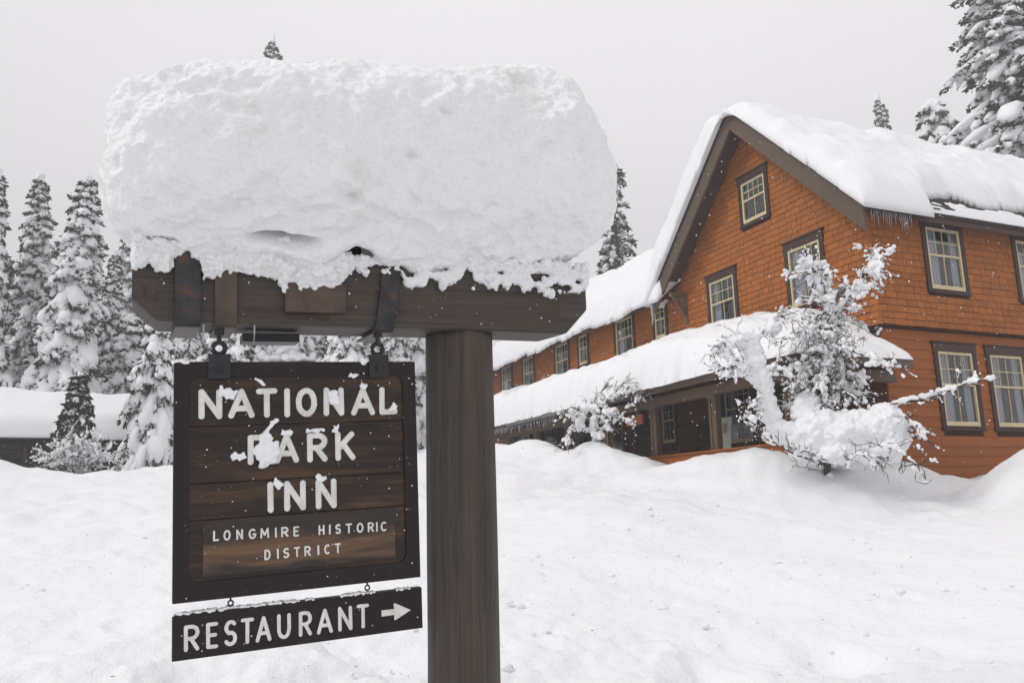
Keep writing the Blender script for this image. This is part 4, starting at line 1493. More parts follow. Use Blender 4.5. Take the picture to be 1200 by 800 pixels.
# the tree before the corner of the inn
limbs = [
    ([(972, 0, 572), (968, 0.05, 520), (962, 0.1, 470), (966, 0.1, 420), (974, 0.05, 385), (978, 0.0, 372)], 0.075, 0.03, 0.45, 0.7),
    ([(976, 0.0, 385), (990, 0.0, 362), (1006, 0.05, 345), (1016, 0.05, 330), (1026, 0.1, 318), (1035, 0.1, 304)], 0.028, 0.008, 0.92, 1.3),
    ([(974, 0.0, 385), (970, -0.1, 360), (962, -0.1, 340), (954, -0.15, 324), (944, -0.2, 314)], 0.026, 0.008, 0.9, 1.2),
    ([(966, 0.1, 425), (985, -0.4, 418), (1010, -0.6, 428), (1032, -0.7, 438), (1050, -0.8, 443)], 0.018, 0.004, 0.7, 1.0),
    ([(966, 0.1, 410), (950, -0.3, 400), (935, -0.5, 402), (925, -0.7, 410)], 0.016, 0.004, 0.65, 0.9),
    ([(970, 0.1, 395), (990, 0.4, 385), (1008, 0.6, 392), (1020, 0.7, 402)], 0.014, 0.004, 0.6, 0.8),
    ([(964, 0.1, 450), (985, 0.3, 446), (1002, 0.4, 455), (1015, 0.3, 466)], 0.016, 0.004, 0.6, 0.9),
    ([(964, 0.1, 440), (945, 0.3, 432), (930, 0.4, 440), (918, 0.4, 452)], 0.016, 0.004, 0.55, 0.9),
    ([(962, 0.1, 470), (950, -0.4, 462), (938, -0.5, 470)], 0.014, 0.004, 0.5, 0.7),
    ([(964, 0.1, 470), (990, -0.4, 470), (1008, -0.5, 480)], 0.014, 0.004, 0.6, 0.7),
    # arching left limb under heavy snow
    ([(966, -0.1, 545), (935, -0.3, 530), (908, -0.4, 505), (898, -0.4, 470), (888, -0.4, 435), (880, -0.4, 412)], 0.045, 0.022, 0.95, 1.1),
    ([(886, -0.4, 428), (878, -0.5, 408), (866, -0.6, 402), (852, -0.7, 408), (840, -0.8, 424)], 0.020, 0.005, 0.9, 1.3),
    ([(884, -0.4, 425), (895, -0.4, 400), (908, -0.4, 388), (922, -0.4, 382)], 0.018, 0.005, 0.85, 1.1),
    ([(890, -0.4, 445), (872, -0.7, 436), (856, -0.9, 440), (844, -1.0, 452)], 0.016, 0.004, 0.75, 1.2),
    ([(893, -0.4, 450), (908, -0.6, 440), (922, -0.7, 446), (930, -0.7, 458)], 0.014, 0.004, 0.7, 1.0),
    ([(900, -0.4, 480), (882, -0.6, 486), (874, -0.7, 500)], 0.014, 0.004, 0.65, 0.9),
    # low branches
    ([(966, -0.3, 556), (940, -0.7, 548), (914, -0.9, 536), (894, -1.0, 520), (882, -1.0, 500)], 0.024, 0.005, 0.5, 1.2),
    ([(975, -0.1, 530), (1010, -0.3, 500), (1045, -0.5, 486), (1085, -0.6, 480), (1120, -0.7, 468), (1143, -0.7, 456)], 0.026, 0.004, 0.62, 1.5),
    ([(1040, -0.4, 492), (1062, -0.6, 500), (1076, -0.7, 512), (1086, -0.8, 528)], 0.014, 0.003, 0.55, 1.1),
    ([(985, -0.3, 540), (1020, -0.6, 540), (1045, -0.8, 535), (1062, -0.9, 545), (1072, -0.9, 556)], 0.018, 0.004, 0.5, 1.4),
    ([(975, -0.3, 552), (960, -0.8, 548), (948, -1.0, 540), (936, -1.1, 545)], 0.016, 0.004, 0.5, 1.0),
    ([(980, -0.3, 552), (1000, -0.9, 552), (1015, -1.1, 546), (1030, -1.2, 556)], 0.016, 0.004, 0.5, 1.0),
]
rw = random.Random(21)
for i in range(26):
    py = 388 + 98 * (i / 25.0)
    a = i * 2.4
    L = rw.uniform(20, 34) * (0.7 + 0.5 * (py - 388) / 98)
    tx = 966 + 3 * math.sin(i)
    c_, s_ = math.cos(a), math.sin(a)
    limbs.append(([(tx, 0.1, py), (tx + 0.5 * L * c_, 0.1 + 0.5 * L * s_ * 0.018, py - 4), (tx + L * c_, 0.1 + L * s_ * 0.018, py + 4 + rw.uniform(0, 8))], 0.016, 0.006, rw.uniform(0.68, 0.9), 1.0))
for i in range(22):
    f_ = i / 21.0
    if i % 2: bx, by, ex = 978 + 52 * f_, 378 - 62 * f_, 1
    else: bx, by, ex = 973 - 24 * f_, 380 - 58 * f_, -1
    L = rw.uniform(9, 17) * (1.25 - 0.7 * f_)
    a = rw.uniform(-0.9, 2.4) if ex > 0 else rw.uniform(0.8, 4.0)
    limbs.append(([(bx, 0, by), (bx + 0.5 * L * math.cos(a), rw.uniform(-0.12, 0.12), by - 0.45 * L * math.sin(a)), (bx + L * math.cos(a), rw.uniform(-0.25, 0.25), by - 0.7 * L * math.sin(a) + 2)], 0.012, 0.005, 0.92, 0.35))
masses = [((948, -0.35, 495), (17, 19), 60), ((965, -0.5, 518), (27, 22), 130), ((995, -0.5, 520), (30, 24), 150), ((1020, -0.45, 516), (26, 24), 130),
          ((1042, -0.4, 518), (22, 26), 110), ((945, -0.5, 535), (20, 16), 70), ((985, -0.6, 542), (24, 14), 80), ((1030, -0.5, 542), (26, 16), 80), ((975, 0.2, 548), (40, 14), 90),
          ((902, -0.4, 492), (12, 16), 50), ((895, -0.45, 462), (10, 20), 50), ((886, -0.45, 430), (11, 16), 50), ((878, -0.45, 412), (14, 10), 40), ((862, -0.6, 412), (12, 8), 30), ((850, -0.7, 422), (8, 8), 20), ((905, -0.35, 396), (14, 8), 36), ((915, -0.4, 520), (16, 14), 40), ((868, -0.7, 446), (10, 8), 24), ((1024, -0.65, 438), (12, 4), 12), ((945, -0.3, 404), (9, 4), 10), ((1010, 0.05, 348), (7, 8), 12), ((1000, 0.05, 356), (7, 6), 12), ((1022, 0.08, 326), (5, 7), 10), ((1028, 0.1, 312), (5, 6), 8), ((962, -0.1, 345), (6, 8), 10), ((950, -0.15, 322), (6, 5), 8), ((1005, 0.3, 462), (12, 5), 10)]
arch = smooth_path([(912, -0.4, 522), (904, -0.4, 500), (898, -0.42, 478), (893, -0.44, 455), (887, -0.45, 432), (880, -0.46, 414), (868, -0.55, 408), (855, -0.65, 414)], 24)
for p_ in arch: masses.append(((p_[0] + rw.uniform(-2.5, 2.5), p_[1], p_[2] + rw.uniform(-2, 2)), (rw.uniform(5, 11), rw.uniform(6, 11)), 5))
for p_ in smooth_path([(1030, -0.4, 494), (1060, -0.55, 484), (1090, -0.6, 478), (1115, -0.7, 469)], 9): masses.append(((p_[0], p_[1], p_[2] - 2), (rw.uniform(4, 7), 4), 5))
shrub('snowy_tree', 'tree', 'small bent tree loaded with lumpy snow before the corner of the inn', gpos(972, 16.3), 16.3, 972, 574, limbs, masses, 5, 0.34, 16, 0.031, 0.0185, 2, 0.6, 0.12, None)

limbs = [
    ([(697, 0, 545), (696, 0, 525), (692, 0, 505), (690, 0, 498)], 0.07, 0.05, 0.95, 0.4),
    ([(692, 0, 510), (705, -0.2, 498), (716, -0.3, 490), (726, -0.3, 480), (735, -0.3, 468)], 0.022, 0.005, 0.75, 1.2),
    ([(692, 0, 505), (700, 0.2, 490), (708, 0.3, 482), (712, 0.3, 474)], 0.018, 0.004, 0.6, 1.0),
    ([(698, 0, 515), (715, -0.4, 512), (732, -0.5, 515), (744, -0.6, 524)], 0.02, 0.004, 0.6, 1.6),
    ([(715, -0.3, 492), (732, -0.4, 486), (745, -0.5, 488), (751, -0.5, 494)], 0.016, 0.004, 0.65, 1.3),
    ([(694, 0, 518), (680, -0.2, 512), (672, -0.3, 508), (664, -0.3, 514)], 0.016, 0.004, 0.5, 1.3),
    ([(690, 0, 500), (680, 0.1, 510), (672, 0.1, 525), (668, 0.1, 538)], 0.03, 0.02, 0.9, 0.5),
    ([(697, 0, 530), (715, -0.4, 528), (728, -0.6, 532)], 0.014, 0.004, 0.4, 1.2),
    ([(692, 0, 530), (676, -0.4, 532), (666, -0.6, 540)], 0.014, 0.004, 0.3, 1.2),
]
masses = [((692, 0, 503), (9, 8), 16), ((697, 0, 522), (7, 14), 16), ((716, -0.3, 508), (12, 6), 14), ((680, 0, 520), (8, 9), 12), ((702, -0.2, 535), (10, 6), 10)]
shrub('snowy_shrub', 'shrub', 'small twisted shrub coated in snow before the middle of the porch', gpos(698, 21.3), 21.3, 698, 545, limbs, masses, 9, 0.34, 16, 0.034, 0.018, 2, 0.6, 0.2)

limbs = []
rb = random.Random(8)
for i in range(17):
    a = -1.35 + 2.7 * i / 16
    L = rb.uniform(30, 48)
    limbs.append(([(88, 0, 576), (88 + 0.5 * L * math.sin(a), rb.uniform(-0.5, 0.2), 566 - 0.55 * L * math.cos(a) * 0.8), (88 + 1.0 * L * math.sin(a), rb.uniform(-0.9, 0.4), 572 - 0.95 * L * math.cos(a) * 0.95 - 3)], 0.016, 0.004, 0.85, 1.0))
shrub('snowy_bush', 'bush', 'rounded bush of fine frosted twigs left of the sign near the cabin', gpos(88, 27.5), 27.5, 88, 577, limbs, [], 12, 0.5, 14, 0.034, 0.026, 2, 0.6, 0.1)

# ------------------------------------------------------------------ the sign
SO = np.array([-1.488, 3.568, 0.646 + EYE])
SS = np.array([0.914, 0.403, 0.046]); SS /= np.linalg.norm(SS)
SD = np.array([0.016, 0.077, -0.997]); SD = SD - SS * (SS @ SD); SD /= np.linalg.norm(SD)
SN = np.cross(-SD, SS)                                   # into the scene
SIGN_M = frame(SO, SS, SN, -SD)                          # local: x along the board, y into the scene, z up; top left corner of the board at 0


def sgn_w(s, off, z):
    return SO + SS * s + SN * off - SD * z


def loft(stations, ring):
    """rings of equal size -> closed tube with fan caps"""
    n, m = len(stations), ring
    v = np.concatenate(stations)
    i = np.arange(n - 1)[:, None] * m; j = np.arange(m)[None]; j2 = (j + 1) % m
    q = np.stack([i + j, i + j2, i + m + j2, i + m + j], -1).reshape(-1, 4)
    c0, c1 = v[:m].mean(0), v[-m:].mean(0)
    v = np.vstack([v, c0, c1])
    jj = np.arange(m)
    t = np.vstack([np.stack([np.full(m, n * m), (jj + 1) % m, jj], -1), np.stack([np.full(m, n * m + 1), (n - 1) * m + jj, (n - 1) * m + (jj + 1) % m], -1)])
    return v, q, t


def rrect(y0, y1, z0, z1, r, k=4):
    pts = []
    for cx, cz, a0 in ((y1 - r, z1 - r, 0), (y0 + r, z1 - r, 90), (y0 + r, z0 + r, 180), (y1 - r, z0 + r, 270)):
        for i in range(k + 1):
            a = math.radians(a0 + 90 * i / k)
            pts.append((cx + r * math.cos(a), cz + r * math.sin(a)))
    # extra points on the straight sides
    out = []
    for p, q in zip(pts, pts[1:] + pts[:1]):
        out.append(p)
        L = math.hypot(q[0] - p[0], q[1] - p[1])
        if L > 0.05:
            for i in range(1, 6): out.append((p[0] + (q[0] - p[0]) * i / 6, p[1] + (q[1] - p[1]) * i / 6))
    return np.array(out)


# post and beam
pc = sgn_w(1.388, 0.13, 0.16)
pbase_z = float(ground_h(pc[0], pc[1])) - 0.4
POST_M = Matrix.Translation((pc[0], pc[1], pbase_z))
sp = tag(empty('sign_post', POST_M), 'stout grey-brown timber post carrying a heavy crossbeam in the foreground', 'signpost')
to_post = POST_M.inverted() @ SIGN_M
m = 40
zz = np.linspace(0, pc[2] - pbase_z + 0.0, 60)
ang = np.arange(m) * 2 * np.pi / m
st = []
for z in zz:
    ra = 0.170 * (np.abs(np.cos(ang + 0.4)) ** 2.15 + np.abs(np.sin(ang + 0.4)) ** 2.15) ** (-1 / 2.15)
    ra = ra * (1 + 0.02 * np.sin(3 * ang + z * 1.3)) * (1 + 0.03 * (1 - z / zz[-1]))
    p = np.stack([ra * np.cos(ang), ra * np.sin(ang), np.full(m, z)], -1)
    p[:, :2] *= (1 + 0.012 * vnoise(np.stack([np.cos(ang) * 6, np.sin(ang) * 6, np.full(m, z * 1.2)], -1), 4) )[:, None]
    # seasoning checks
    for a0, w, dp, zlo, zhi in ((4.15, 0.035, 0.012, 0.3, 2.6), (4.9, 0.03, 0.009, 0.0, 1.9), (5.35, 0.03, 0.010, 1.2, 2.9), (3.6, 0.03, 0.008, 0.5, 2.0)):
        if zlo < z < zhi:
            da = np.abs((ang - a0 + np.pi) % (2 * np.pi) - np.pi)
            p[:, :2] *= (1 - dp / 0.178 * np.exp(-(da / w) ** 2))[:, None]
    st.append(p)
obj('post', MB().add(*loft(st, m)).mesh('post', True), M['post'], sp)


def beam_lo(s):
    z = 0.173 + (s + 0.07) / 2.0 * (0.145 - 0.173)
    if s < -0.07: z += (-0.07 - s) * 0.9
    if s > 1.93: z += (s - 1.93) * 1.0
    return z


st = []
ss = np.concatenate([np.linspace(-0.172, -0.05, 10), np.linspace(-0.03, 1.9, 110), np.linspace(1.92, 2.055, 10)])
BY0, BY1 = -0.05, 0.31
for s in ss:
    lo = beam_lo(s)
    hi = 0.475 - (0.05 * sstep(-0.10, -0.172, s))
    rr = rrect(BY0, BY1, lo, hi, 0.022)
    p = np.stack([np.full(len(rr), s), rr[:, 0], rr[:, 1]], -1)
    nz_ = vnoise(p * np.array([1.2, 14, 14]), 6)
    p[:, 1] += 0.004 * nz_; p[:, 2] += 0.003 * vnoise(p * np.array([1.5, 12, 12]) + 9, 8)
    # long drying cracks on the front face
    for zc, a, b in ((0.30, -0.12, 0.45), (0.265, 0.95, 1.9), (0.245, 0.1, 0.75), (0.36, 1.2, 1.75)):
        if a < s < b:
            f = (np.abs(p[:, 2] - zc - 0.006 * math.sin(s * 9)) < 0.013) & (p[:, 1] < BY0 + 0.02)
            p[f, 1] += 0.010
    st.append(p)
beam = obj('beam', MB().add(*loft(st, len(st[0]))).mesh('beam', False), M['beam'], sp, to_post)
rbm = MB(); rbm.box((0.05, 0.02, 0.478), (1.85, 0.24, 0.66)); obj('hollow_shade_block', rbm, M['signframe'], sp, to_post)  # dark block added on the beam to blacken the hollow in the snow


def ribbon(path, s0, s1, th, shear=0.0):
    """flat iron bar bent along a path in the (y, z) plane"""
    P = np.asarray(path, float)
    T = np.gradient(P, axis=0); T /= np.linalg.norm(T, axis=1, keepdims=True)
    Nn = np.stack([T[:, 1], -T[:, 0]], -1)
    st = []
    for p, n_ in zip(P, Nn):
        sh = shear * (p[1] - 0.45)
        st.append(np.array([(s0 + sh, *(p)), (s1 + sh, *(p)), (s1 + sh, *(p + n_ * th)), (s0 + sh, *(p + n_ * th))]))
    return MB().add(*loft(st, 4))


def bent(y, ztop, zbot, yback, r=0.02):
    pts = [(0.12, ztop), (y + r, ztop)]
    pts += [(y + r - r * math.sin(a), ztop - r + r * math.cos(a)) for a in np.linspace(0.3, 1.4, 5)]
    pts += [(y, z) for z in np.linspace(ztop - r, zbot + r, 6)]
    pts += [(y + r - r * math.cos(a), zbot + r - r * math.sin(a)) for a in np.linspace(0.2, 1.5, 5)]
    pts += [(y + r + 0.02, zbot), (yback, zbot - 0.002)]
    return pts


obj('strap', ribbon(bent(-0.060, 0.492, 0.158, 0.315), 0.0, 0.105, 0.011), M['iron'], sp, to_post)
obj('strap', ribbon(bent(-0.060, 0.486, 0.158, 0.315), 0.165, 0.257, 0.010), M['rust'], sp, to_post)
obj('strap', ribbon(bent(-0.062, 0.488, 0.146, 0.315, 0.045), 0.929, 1.020, 0.010, 0.13), M['iron'], sp, to_post)
pl = MB(); pl.box((0.467, -0.082, 0.222), (0.747, -0.045, 0.356)); obj('plate', pl, M['rust'], sp, to_post)
lp = MB(); lp.box((0.30, 0.10, 0.105), (0.56, 0.24, 0.118)); lp.box((0.30, 0.10, 0.118), (0.56, 0.112, 0.145)); lp.box((0.30, 0.228, 0.118), (0.56, 0.24, 0.145)); lp.box((0.30, 0.112, 0.118), (0.312, 0.228, 0.145)); lp.box((0.548, 0.112, 0.118), (0.56, 0.228, 0.145))
obj('lamp_bracket', lp, M['darkmetal'], sp, to_post)
for s, L in ((0.118, 0.10), (0.335, 0.09)):
    ii = obj('icicle', ics[1], M['ice'], None, SIGN_M @ Matrix.Translation((s, -0.03, 0.165)) @ Matrix.Diagonal((0.18, 0.18, L, 1)))
    tag(ii, 'thin icicle under the beam beside the %s strap' % ('leftmost' if s < 0.2 else 'rusty second'), 'icicle')


def torus(c, R1, r1, axis='y', a0=0, a1=360, n=20):
    a = np.radians(np.linspace(a0, a1, n))
    z0 = np.zeros(n)
    if axis == 'y': P = np.stack([c[0] + R1 * np.cos(a), c[1] + z0, c[2] + R1 * np.sin(a)], -1)
    else: P = np.stack([c[0] + z0, c[1] + R1 * np.cos(a), c[2] + R1 * np.sin(a)], -1)
    return MB().tube(P, r1, 8)


# main board
bd = tag(empty('sign_board', SIGN_M), 'big dark wooden board reading NATIONAL PARK INN hanging from the beam', 'sign')
BW, BH, BT = 1.10, 1.035, 0.07
inner = (0.062, 1.036, -0.958, -0.066)
outer_pts, inner_pts = [], []
rc = 0.045
x0, x1, z0, z1 = inner
for cx, cz, a0, co in ((x1 - rc, z1 - rc, 0, (BW, 0.0)), (x0 + rc, z1 - rc, 90, (0.0, 0.0)), (x0 + rc, z0 + rc, 180, (0.0, -BH)), (x1 - rc, z0 + rc, 270, (BW, -BH))):
    for i in range(9):
        a = math.radians(a0 + 90 * i / 8)
        inner_pts.append((cx + rc * math.cos(a), cz + rc * math.sin(a)))
        outer_pts.append(co)
ip, op = np.array(inner_pts), np.array(outer_pts)
n = len(ip)
f3 = lambda p, y: np.stack([p[:, 0], np.full(n, y), p[:, 1]], -1)
v = np.concatenate([f3(op, 0.0), f3(ip, 0.0), f3(ip, 0.02), f3(op, BT), f3(op, 0.0)])
j = np.arange(n); j2 = (j + 1) % n
q = np.concatenate([np.stack([j, j2, n + j2, n + j], -1), np.stack([n + j, n + j2, 2 * n + j2, 2 * n + j], -1), np.stack([4 * n + j2, 4 * n + j, 3 * n + j, 3 * n + j2], -1)])
q = q[[not ((op[a % n] == op[(a + 1) % n]).all() and k >= 2 * n) for k, a in enumerate(np.concatenate([j, j, j]))]]
fm = MB().add(v, q); fm.box((0.001, 0.045, -BH + 0.001), (BW - 0.001, BT - 0.001, -0.001))
obj('frame', fm, M['signframe'], bd)
for i, (za, zb, sh) in enumerate(((-0.05, -0.285, 0), (-0.288, -0.535, 0.002), (-0.538, -0.692, 0.0), (-0.695, -0.975, 0.001))):
    pk = MB(); pk.box((0.045, 0.012 + sh, zb), (1.05, 0.043, za)); obj('plank', pk, M['plank'], bd)
pp = MB(); pp.box((0.122, 0.0085, -0.935), (0.981, 0.0125, -0.700)); obj('patch_plank', pp, M['patch_plank'], bd)
for s0, s1 in ((0.141, 0.235), (0.869, 0.964)):
    c = 0.5 * (s0 + s1)
    b = MB(); b.box((s0, -0.012, -0.076), (s1, -0.001, 0.026)); b.box((s0, -0.012, 0.026), (s1, 0.06, 0.034)); bk = obj('bracket', b, M['darkmetal'], bd)
    b = MB(); b.tube([(c, -0.012, -0.03), (c, -0.024, -0.03)], 0.017, 6); obj('bolt', b, M['darkmetal'], bk)
    obj('shackle', torus((c, 0.015, 0.062), 0.026, 0.011, 'y'), M['darkmetal'], bd)
    b = MB(); b.tube([(c, 0.012, 0.088), (c, 0.010, 0.12), (c, 0.006, 0.155)], [0.011, 0.010, 0.012], 8); obj('hanger', b, M['darkmetal'], bd)
    b = MB(); b.tube([(c, 0.002, 0.118), (c, 0.002, 0.163)], [0.021, 0.024], 10); obj('nut', b, M['darkmetal'], bd)

# lettering: rounded strokes in a unit box (width, height from the baseline)
def arc(cx, cy, rx, ry, a0, a1, n=10):
    return [(cx + rx * math.cos(math.radians(a0 + (a1 - a0) * i / n)), cy + ry * math.sin(math.radians(a0 + (a1 - a0) * i / n))) for i in range(n + 1)]


GL = {
    'N': [[(0, 0), (0, 1), (1, 0), (1, 1)]],
    'A': [[(0, 0), (0.5, 1), (1, 0)], [(0.2, 0.3), (0.8, 0.3)]],
    'T': [[(0, 1), (1, 1)], [(0.5, 1), (0.5, 0)]],
    'I': [[(0.5, 0), (0.5, 1)]],
    'O': [arc(0.5, 0.5, 0.5, 0.5, 0, 360, 24)],
    'L': [[(0, 1), (0, 0), (1, 0.02)]],
    'P': [[(0, 0), (0, 1), (0.5, 1)] + arc(0.5, 0.74, 0.5, 0.26, 90, -90, 10) + [(0, 0.48)]],
    'R': [[(0, 0), (0, 1), (0.5, 1)] + arc(0.5, 0.74, 0.5, 0.26, 90, -90, 10) + [(0.05, 0.48)], [(0.45, 0.48), (1, 0)]],
    'K': [[(0, 0), (0, 1)], [(0.95, 1), (0.05, 0.42)], [(0.33, 0.6), (1, 0)]],
    'G': [arc(0.5, 0.5, 0.5, 0.5, 50, 340, 18) + [(1.0, 0.45), (0.6, 0.45)]],
    'M': [[(0, 0), (0.06, 1), (0.5, 0.3), (0.94, 1), (1, 0)]],
    'E': [[(1, 1), (0, 1), (0, 0), (1, 0)], [(0, 0.52), (0.85, 0.52)]],
    'H': [[(0, 0), (0, 1)], [(1, 0), (1, 1)], [(0, 0.5), (1, 0.5)]],
    'S': [arc(0.52, 0.74, 0.44, 0.26, 40, 250, 12) + arc(0.48, 0.26, 0.46, 0.26, 75, -150, 12)],
    'C': [arc(0.5, 0.5, 0.5, 0.5, 55, 305, 18)],
    'D': [[(0, 0), (0, 1), (0.4, 1)] + arc(0.4, 0.5, 0.6, 0.5, 90, -90, 12) + [(0, 0)]],
    'U': [[(0, 1), (0, 0.4)] + arc(0.5, 0.4, 0.5, 0.4, 180, 360, 12) + [(1, 1)]],
}


def letter(ch, s0, s1, zb, zt, stroke, y, parent, depth=0.30):
    mb = MB()
    r = stroke / 2
    a0, a1 = (s0 + r, s1 - r) if ch != 'I' else (0.5 * (s0 + s1), 0.5 * (s0 + s1))
    b0, b1 = zb + r, zt - r
    jx = random.Random(hash((ch, round(s0, 3))) & 0xffff)
    jig = lambda: jx.uniform(-0.04, 0.04) * stroke
    for stp in GL[ch]:
        P = np.array([(a0 + (a1 - a0) * px + jig(), 0, b0 + (b1 - b0) * pz + jig()) for px, pz in stp])
        for p, q_ in zip(P[:-1], P[1:]):
            L = np.linalg.norm(q_ - p)
            if L < 1e-6: continue
            v, q, t = tube(np.stack([p, q_]), r, 12, False)
            v[:, 1] *= depth
            mb.add(v, q)
        v, t = blobs(P, np.stack([np.full(len(P), r * 1.0), np.full(len(P), r * depth * 1.0), np.full(len(P), r * 1.0)], -1), ICO2 if stroke > 0.02 else ICO1)
        mb.add(v, None, t)
    o = obj('letter', mb.mesh('letter', True), M['letter'], parent, Matrix.Translation((0, y, 0)))
    return o


for ch, (s0, s1) in zip('NATIONAL', [(0.101, 0.203), (0.225, 0.342), (0.347, 0.441), (0.475, 0.496), (0.523, 0.622), (0.652, 0.749), (0.782, 0.897), (0.919, 1.009)]):
    letter(ch, s0, s1, -0.256, -0.121, 0.027, 0.010, bd)
for ch, (s0, s1) in zip('PARK', [(0.309, 0.400), (0.425, 0.537), (0.572, 0.668), (0.704, 0.800)]):
    letter(ch, s0, s1, -0.466, -0.330, 0.027, 0.011, bd)
for ch, (s0, s1) in zip('INN', [(0.394, 0.421), (0.467, 0.565), (0.609, 0.708)]):
    letter(ch, s0, s1, -0.683, -0.545, 0.027, 0.010, bd)
for ch, (s0, s1) in zip('LONGMIREHISTORIC', [(0.163, 0.189), (0.206, 0.237), (0.260, 0.289), (0.312, 0.346), (0.362, 0.401), (0.426, 0.434), (0.453, 0.486), (0.507, 0.533), (0.620, 0.648), (0.668, 0.676), (0.696, 0.725), (0.745, 0.777), (0.797, 0.830), (0.850, 0.880), (0.889, 0.899), (0.912, 0.945)]):
    d0 = 0.764 + 0.02 * (s0 - 0.16) / 0.785
    letter(ch, s0, s1, -d0 - 0.024, -d0 + 0.022, 0.0085, 0.0065, bd, 0.4)
for ch, (s0, s1) in zip('DISTRICT', [(0.379, 0.407), (0.434, 0.442), (0.460, 0.490), (0.508, 0.537), (0.555, 0.585), (0.614, 0.623), (0.645, 0.675), (0.693, 0.722)]):
    letter(ch, s0, s1, -0.889, -0.843, 0.0085, 0.0065, bd, 0.4)

# lower board
rb_ = tag(empty('restaurant_sign', SIGN_M @ Matrix.Translation((0, 0, -1.084)) @ Matrix.Rotation(math.radians(0.0), 4, 'Y')), 'narrow dark board reading RESTAURANT with an arrow, hanging below the main board', 'sign')
b = rrect(0.0, 0.05, -0.188, 0.0, 0.004, 2)
st = [np.stack([np.full(len(b), s), b[:, 0], b[:, 1]], -1) for s in np.linspace(0, 1.104, 12)]
obj('board', MB().add(*loft(st, len(b))).mesh('board'), M['signframe'], rb_)
for ch, (s0, s1) in zip('RESTAURANT', [(0.046, 0.109), (0.135, 0.185), (0.206, 0.265), (0.277, 0.334), (0.339, 0.408), (0.431, 0.492), (0.526, 0.585), (0.606, 0.678), (0.702, 0.768), (0.789, 0.847)]):
    letter(ch, s0, s1, -0.154, -0.044, 0.0165, -0.001, rb_, 0.35)
ap = [(0.905, -0.083), (0.905, -0.110), (0.966, -0.083), (0.966, -0.110), (0.963, -0.059), (0.965, -0.133), (1.046, -0.097), (0.972, -0.058), (0.973, -0.133)]
ar = MB()
ar.add([(x, -0.005, z) for x, z in ap] + [(x, 0.001, z) for x, z in ap], [(0, 1, 3, 2), (0, 2, 11, 9), (1, 10, 12, 3), (0, 9, 10, 1), (2, 4, 13, 11), (3, 12, 14, 5), (4, 7, 16, 13), (5, 14, 17, 8), (7, 6, 15, 16), (6, 8, 17, 15)],
       [(2, 3, 6), (2, 6, 7), (2, 7, 4), (3, 5, 8), (3, 8, 6)])
obj('arrow', ar, M['letter'], rb_)
for s in (0.238, 0.848):
    mb = MB(); mb.tube([(s, 0.03, 0.052), (s, 0.03, 0.034)], 0.0045, 6); mb.add(*[np.concatenate(x) if i == 0 else (np.concatenate(x) if x else None) for i, x in enumerate((torus((s, 0.03, 0.022), 0.011, 0.0038).v, torus((s, 0.03, 0.022), 0.011, 0.0038).q))])
    mb.tube([(s, 0.03, 0.012), (s, 0.03, -0.003)], 0.004, 6)
    obj('eye_hook', mb, M['darkmetal'], rb_)


